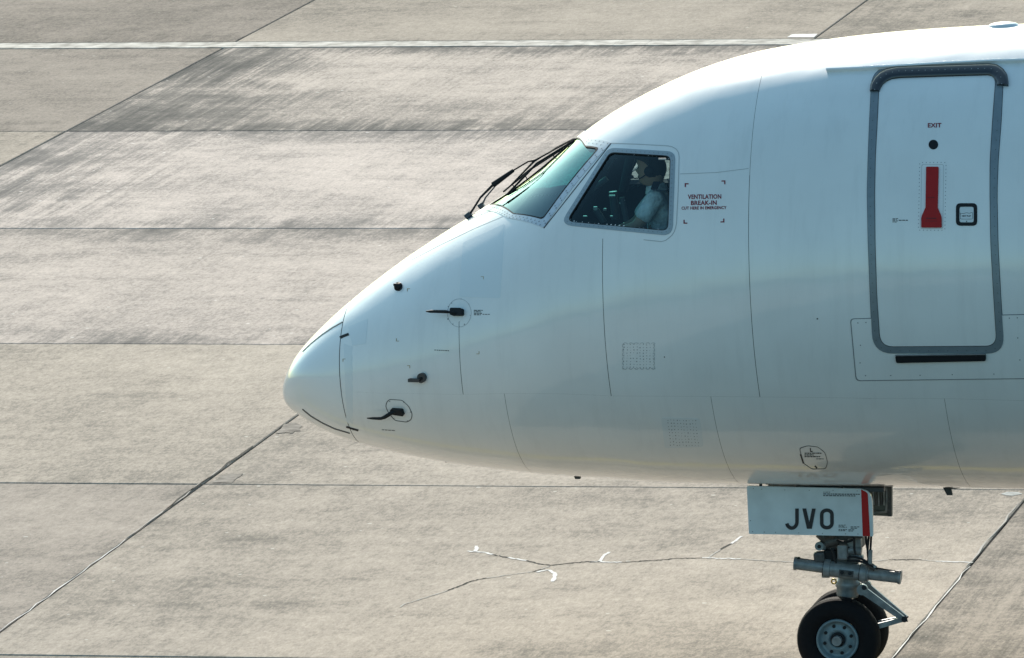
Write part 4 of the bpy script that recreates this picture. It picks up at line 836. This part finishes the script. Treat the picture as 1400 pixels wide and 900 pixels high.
# wheels
RW = 57.0/FPX*float((np.array(WC)-CAM)@FW)
def wheel(yc, sgn):
    wh = empty('nose_wheel', (AX, yc, AZ), air)
    w2_ = .095; pr_ = [(-w2_*.62, RW*.52), (-w2_*.85, RW*.58), (-w2_, RW*.70), (-w2_*.98, RW*.84), (-w2_*.80, RW*.945), (-w2_*.55, RW*.985), (-w2_*.3, RW), (w2_*.3, RW), (w2_*.55, RW*.985), (w2_*.80, RW*.945), (w2_*.98, RW*.84), (w2_, RW*.70), (w2_*.85, RW*.58), (w2_*.62, RW*.52)]
    ty = MB().lathe((AX, yc, AZ), (0, 1, 0), pr_, 72)
    for gy in (-.035, -.012, .012, .035): ty.lathe((AX, yc, AZ), (0, 1, 0), [(gy-.0035, RW*1.003), (gy-.002, RW*1.001), (gy+.002, RW*1.001), (gy+.0035, RW*1.003)], 72)
    child('tyre', _mk(ty), TYRE, wh)
    s = sgn; pr2 = [(s*.060, RW*.520), (s*.075, RW*.510), (s*.078, RW*.480), (s*.070, RW*.455), (s*.040, RW*.425), (s*.030, RW*.40), (s*.034, RW*.34), (s*.044, RW*.26), (s*.046, RW*.20), (s*.040, RW*.195), (s*.038, RW*.0)]
    child('rim', _mk(MB().lathe((AX, yc, AZ), (0, 1, 0), pr2, 56)), RIM, wh)
    child('hub_cap', _mk(MB().lathe((AX, yc, AZ), (0, 1, 0), [(s*.03, RW*.185), (s*.052, RW*.17), (s*.055, RW*.12), (s*.045, RW*.115), (s*.045, 0)], 28)), BLACK, wh)
    child('hub_nut', _mk(MB().lathe((AX, yc, AZ), (0, 1, 0), [(s*.045, RW*.10), (s*.068, RW*.095), (s*.068, RW*.065), (s*.05, RW*.06), (s*.05, 0)], 6)), GEARD, wh)
    for k_ in range(8):
        a = 2*PI*(k_+.35)/8; c_2 = Vector((AX+math.cos(a)*RW*.335, yc, AZ+math.sin(a)*RW*.335)); child('wheel_bolt', _mk(MB().tube([c_2+Vector((0, s*.03, 0)), c_2+Vector((0, s*.043, 0))], RW*.042, 10)), BLACK, wh)
wheel(-.17, -1); wheel(.17, 1)

# ------------------------------------------------------------------ cockpit interior
ci_ = lambda name, mb_, m: child(name, _mk(mb_), m, air)
CK = mat('black_cockpit_trim', (.022, .024, .028), .7); CKG = mat('grey_cockpit_panel', (.07, .075, .085), .6); CKL = mat('pale_lever', (.45, .45, .45), .5)
ci_('cockpit_floor', MB().box((3.0, 0, 2.45), (1.9, 1.9, .05)), CK)
ci_('cockpit_bulkhead', MB().box((3.75, 0, 3.25), (.05, 1.7, 1.7)), CK)
gs = MB().add([(1.55, -.60, 2.98), (1.55, .60, 2.98), (2.05, .82, 3.10), (2.05, -.82, 3.10), (2.05, -.82, 2.95), (2.05, .82, 2.95), (1.55, .60, 2.9), (1.55, -.60, 2.9)], [(0, 3, 2, 1), (3, 4, 5, 2), (0, 1, 6, 7), (7, 6, 5, 4), (0, 7, 4, 3), (1, 2, 5, 6)], False); ci_('glareshield', gs, CKG)
ci_('instrument_panel', MB().box((2.0, 0, 2.78), (.06, 1.7, .34)), CK); ci_('centre_pedestal', MB().box((2.45, 0, 2.78), (.8, .38, .5), bev=.03), CKG)
for k_, yy in enumerate((-.06, -.02, .03, .07)): ci_('thrust_lever', MB().tube([(2.42+.02*k_, yy, 3.02), (2.36+.02*k_, yy, 3.16)], .010, 8).box((2.36+.02*k_, yy, 3.17), (.03, .03, .02), bev=.004), CKL)
for yy in (-.55, .55):
    yk = MB().tube([(2.12, yy, 2.6), (2.2, yy, 2.98), (2.16, yy, 3.1)], .022, 10); yk.tube([(2.2, yy-.16, 3.2), (2.2, yy-.13, 3.08), (2.17, yy, 3.06), (2.2, yy+.13, 3.08), (2.2, yy+.16, 3.2)], .014, 8); ci_('control_yoke', yk, CK)
    sm_ = MB().box((2.92, yy, 2.88), (.48, .46, .12), bev=.04).box((3.17, yy, 3.22), (.12, .44, .62), Matrix.Rotation(R_(8), 3, 'Y'), bev=.04).box((3.22, yy, 3.60), (.09, .26, .18), bev=.03).box((2.95, yy, 2.65), (.3, .3, .38)); ci_('crew_seat', sm_, SEATM)
ci_('overhead_panel', MB().box((2.75, 0, 4.03), (.75, .5, .08), Matrix.Rotation(R_(-18), 3, 'Y'), bev=.02), CKG)
ci_('window_post_trim', MB().bar((1.9, .86, 3.3), (2.3, .52, 3.95), .16, .14, .08), CK)

def cq(px, py, y): return Vector(at_y([(px, py)], y)[0])
for a_, b_, y_, r_, m_ in (((828, 231), (837, 214), -.35, .006, CKL), ((831, 232), (840, 215), -.35, .004, CKG), ((850, 270), (857, 304), -.30, .020, CKG), ((815, 287), (826, 304), -.25, .022, CKG), ((838, 262), (842, 300), -.1, .03, CKG), ((806, 262), (830, 244), -.2, .02, CKG), ((862, 215), (852, 262), .45, .035, CK)):
    ci_('cockpit_fitting', MB().tube([cq(a_[0], a_[1], y_), cq(b_[0], b_[1], y_)], r_, 8), m_)
for x_, y2_, w_, h_, yy_ in ((837, 268, .045, .012, -.2), (814, 285, .028, .024, -.45), (827, 286.5, .022, .016, -.4), (791, 281, .018, .02, -.5), (848, 278, .01, .012, -.3), (853, 274, .016, .008, -.3), (836, 296, .02, .01, -.4), (800, 296, .03, .008, -.5)):
    ci_('pale_cockpit_box', MB().box(tuple(cq(x_, y2_, yy_)), (w_, .02, h_), bev=.002), CKL)  # small pale boxes, one standing in for a white highlight in the cockpit
ci_('window_label', MB().box(tuple(cq(905.5, 217.5, -1.05)), (.055, .004, .012)), CKL)
ci_('side_console', MB().box((2.75, -.93, 2.78), (1.0, .22, .5), bev=.03), CKG)

# ------------------------------------------------------------------ the pilot
PX0 = Vector((2.95, -.55, 2.95))
pilot = empty('person', tuple(PX0), label='pilot in a white short-sleeved shirt and headset behind the cockpit side window', category='person')
def skel(name, pts, edges, rads, m, parent, sub=2, root=0, label=None):
    me = bpy.data.meshes.new(name); me.from_pydata([tuple(p) for p in pts], edges, []); o = bpy.data.objects.new(name, me); COL.objects.link(o)
    sk = o.modifiers.new('s', 'SKIN'); sk.use_smooth_shade = True; sk.branch_smoothing = .6
    for i, r in enumerate(rads):
        v = me.skin_vertices[0].data[i]; v.radius = r if hasattr(r, '__len__') else (r, r); v.use_root = (i == root)
    ss = o.modifiers.new('u', 'SUBSURF'); ss.levels = sub; ss.render_levels = sub
    dg = bpy.context.evaluated_depsgraph_get(); e = o.evaluated_get(dg); m2 = bpy.data.meshes.new_from_object(e); bpy.data.objects.remove(o)
    m2.materials.clear(); m2.polygons.foreach_set('use_smooth', [True]*len(m2.polygons)); return child(name, m2, m, parent, label)
yP = -.55
def q(px, py, dy=0.): return Vector(at_y([(px, py)], yP+dy)[0])
hip = q(912, 342); chest = q(902, 288); neckb = q(898, 256); neck = q(896, 249); headc = q(889, 229)
shL, shR = q(897, 268, -.17), q(897, 268, .19); elL, elR = q(872, 309, -.22), q(870, 305, .22); wrL, wrR = q(848, 316, -.14), q(846, 313, .16)
knL, knR = hip+Vector((-.46, -.1, .05)), hip+Vector((-.46, .1, .05)); ftL, ftR = knL+Vector((-.1, 0, -.42)), knR+Vector((-.1, 0, -.42))
pts = [hip, (hip+chest)/2, chest, neckb, neck, headc+Vector((.012, 0, -.035)), headc+Vector((.008, 0, .045)), shL, elL, wrL, shR, elR, wrR, hip+Vector((-.08, -.1, 0)), knL, ftL, ftL+Vector((-.2, 0, -.04)), hip+Vector((-.08, .1, 0)), knR, ftR, ftR+Vector((-.2, 0, -.04))]
rads = [.14, .13, (.12, .15), .07, .055, (.080, .072), (.088, .075), .062, .045, .028, .062, .045, .028, .085, .06, .045, .035, .085, .06, .045, .035]
ed = [(0, 1), (1, 2), (2, 3), (3, 4), (4, 5), (5, 6), (2, 7), (7, 8), (8, 9), (2, 10), (10, 11), (11, 12), (0, 13), (13, 14), (14, 15), (15, 16), (0, 17), (17, 18), (18, 19), (19, 20)]
for wr, sg in ((wrL, -1), (wrR, 1)):             # palms with five fingers curled on the yoke and thigh
    wi = 9 if sg < 0 else 12; b0 = len(pts); palm = wr+Vector((-.075, 0, -.012)); pts.append(palm); rads.append((.022, .034)); ed.append((wi, b0))
    for f_ in range(4):
        k0 = len(pts); a = palm+Vector((-.03, (f_-1.5)*.019, -.004)); L_ = (.028, .034, .036, .03)[f_]
        pts += [a, a+Vector((-L_, 0, -.016)), a+Vector((-L_*1.2, 0, -.045))]; rads += [.0095, .0088, .0078]; ed += [(b0, k0), (k0, k0+1), (k0+1, k0+2)]
    k0 = len(pts); a = palm+Vector((.02, -sg*.03, .0)); pts += [a, a+Vector((-.03, -sg*.02, -.012)), a+Vector((-.055, -sg*.022, -.024))]; rads += [.012, .010, .009]; ed += [(b0, k0), (k0, k0+1), (k0+1, k0+2)]
body = skel('body', pts, ed, rads, SKIN, pilot)
# face: brow, nose, lips, chin, ear pressed into one head shell joined over the body
hd = MB(); NA, NB = 28, 22; V = []
prof = [(-.125, .035), (-.118, .060), (-.10, .080), (-.08, .084), (-.065, .092), (-.05, .086), (-.035, .094), (-.02, .106), (-.008, .096), (.010, .086), (.03, .094), (.06, .094), (.09, .078), (.115, .045), (.125, .008)]
for zz, fr_ in prof:
    t = (zz+.125)/.25; bk = .102*math.sin(PI*min(1, max(.0, (t*.82+.16))))**.5+.004; sdw = .076*math.sin(PI*min(.98, max(.06, t*.80+.16)))**.6
    for k_ in range(NA):
        a = 2*PI*k_/NA; c, s_ = math.cos(a), math.sin(a); front = c < 0; nose = (abs(s_) < .3 and -.045 < zz < 0)
        fx = fr_ if nose or not (-.045 < zz < .0) else .088; rx = fx if front else bk
        pw = .8; x_ = math.copysign(abs(c)**pw, c)*rx; y2 = math.copysign(abs(s_)**.9, s_)*(sdw if zz < .115 else .012)
        if zz > .12: x_ *= .3
        V.append(headc+Vector((x_, y2, zz)))
F = [(i*NA+k_, i*NA+(k_+1) % NA, (i+1)*NA+(k_+1) % NA, (i+1)*NA+k_) for i in range(len(prof)-1) for k_ in range(NA)]+[list(range(NA))[::-1], [(len(prof)-1)*NA+k_ for k_ in range(NA)]]
hd.add(V, F, True)
for sg in (-1, 1):
    ec = headc+Vector((.012, sg*.078, -.015)); hd.lathe(ec, (0, sg, 0), [(-.01, .020), (.006, .028), (.010, .024), (.004, .012), (.002, 0)], 14)
child('head', _mk(hd), SKIN, pilot)
hr = MB()
V = []; HB = [(-.06, .96), (-.02, 1.04), (.02, 1.06), (.06, 1.07), (.09, 1.07), (.115, 1.1), (.133, .25)]
for zz, sc2 in HB:
    t = (zz+.125)/.25; bk = (.102*math.sin(PI*min(.98, t*.82+.16))**.5+.012)*sc2; sdw = (.076*math.sin(PI*min(.98, t*.80+.16))**.6+.006)*sc2; frn = -.01 if zz < .03 else (.06 if zz < .06 else .09*sc2)
    for k_ in range(NA):
        a = 2*PI*k_/NA; c, s_ = math.cos(a), math.sin(a); V.append(headc+Vector((c*bk if c > 0 else c*frn, s_*sdw, zz)))
hr.add(V, [(i*NA+k_, i*NA+(k_+1) % NA, (i+1)*NA+(k_+1) % NA, (i+1)*NA+k_) for i in range(len(HB)-1) for k_ in range(NA)]+[[(len(HB)-1)*NA+k_ for k_ in range(NA)]], True); child('hair', _mk(hr), HAIR, pilot)
ey = MB()
for sg in (-1, 1): ey.lathe(headc+Vector((-.074, sg*.032, .002)), (-1, 0, 0), [(-.006, .012), (.004, .010), (.008, .004), (.009, 0)], 12)
child('eyes', _mk(ey), HAIR, pilot)
# short-sleeved shirt over chest and upper arms, collar and epaulettes
ps = [hip+Vector((0, 0, .03)), (hip+chest)/2, chest, neckb+Vector((.004, 0, -.012)), shL, shL.lerp(elL, .55), shL.lerp(elL, .86), shR, shR.lerp(elR, .55), shR.lerp(elR, .86)]
skel('shirt', ps, [(0, 1), (1, 2), (2, 3), (2, 4), (4, 5), (5, 6), (2, 7), (7, 8), (8, 9)], [.155, .150, (.145, .17), .082, .085, .072, .070, .085, .072, .070], SHIRT, pilot)
co_ = MB().lathe(neckb+Vector((0, 0, -.03)), (neck-neckb+Vector((0, 0, .01))), [(0, .085), (.03, .074), (.055, .066), (.05, .060)], 20); child('shirt_collar', _mk(co_), SHIRT, pilot)
for sh in (shL, shR): child('epaulette', _mk(MB().box(tuple(sh+Vector((0, -.01 if sh is shL else .01, .075))), (.05, .11, .014), Matrix.Rotation(R_(18 if sh is shL else -18), 3, 'X'), bev=.004)), TROUS, pilot)
skel('trousers', [hip+Vector((0, 0, -.01)), hip+Vector((-.08, -.1, 0)), knL, ftL+Vector((.01, 0, .06)), hip+Vector((-.08, .1, 0)), knR, ftR+Vector((.01, 0, .06))], [(0, 1), (1, 2), (2, 3), (0, 4), (4, 5), (5, 6)], [.15, .098, .073, .06, .098, .073, .06], TROUS, pilot)
hs = MB(); arcp = [headc+Vector((.012, math.cos(R_(a))*.094, -.01+math.sin(R_(a))*.148)) for a in range(0, 181, 12)]; hs.tube(arcp, .008, 8)
for sg in (-1, 1): hs.lathe(headc+Vector((.012, sg*.078, -.015)), (0, sg, 0), [(0, .036), (.022, .038), (.032, .028), (.033, 0)], 18)
hs.tube([headc+Vector((.0, -.100, -.03)), headc+Vector((-.05, -.098, -.062)), headc+Vector((-.105, -.06, -.070)), headc+Vector((-.122, -.03, -.066))], .004, 6); hs.lathe(headc+Vector((-.132, -.028, -.064)), (1, 0, 0), [(-.016, 0), (-.012, .012), (0, .015), (.012, .012), (.016, 0)], 12)
child('headset', _mk(hs), BLACK, pilot)
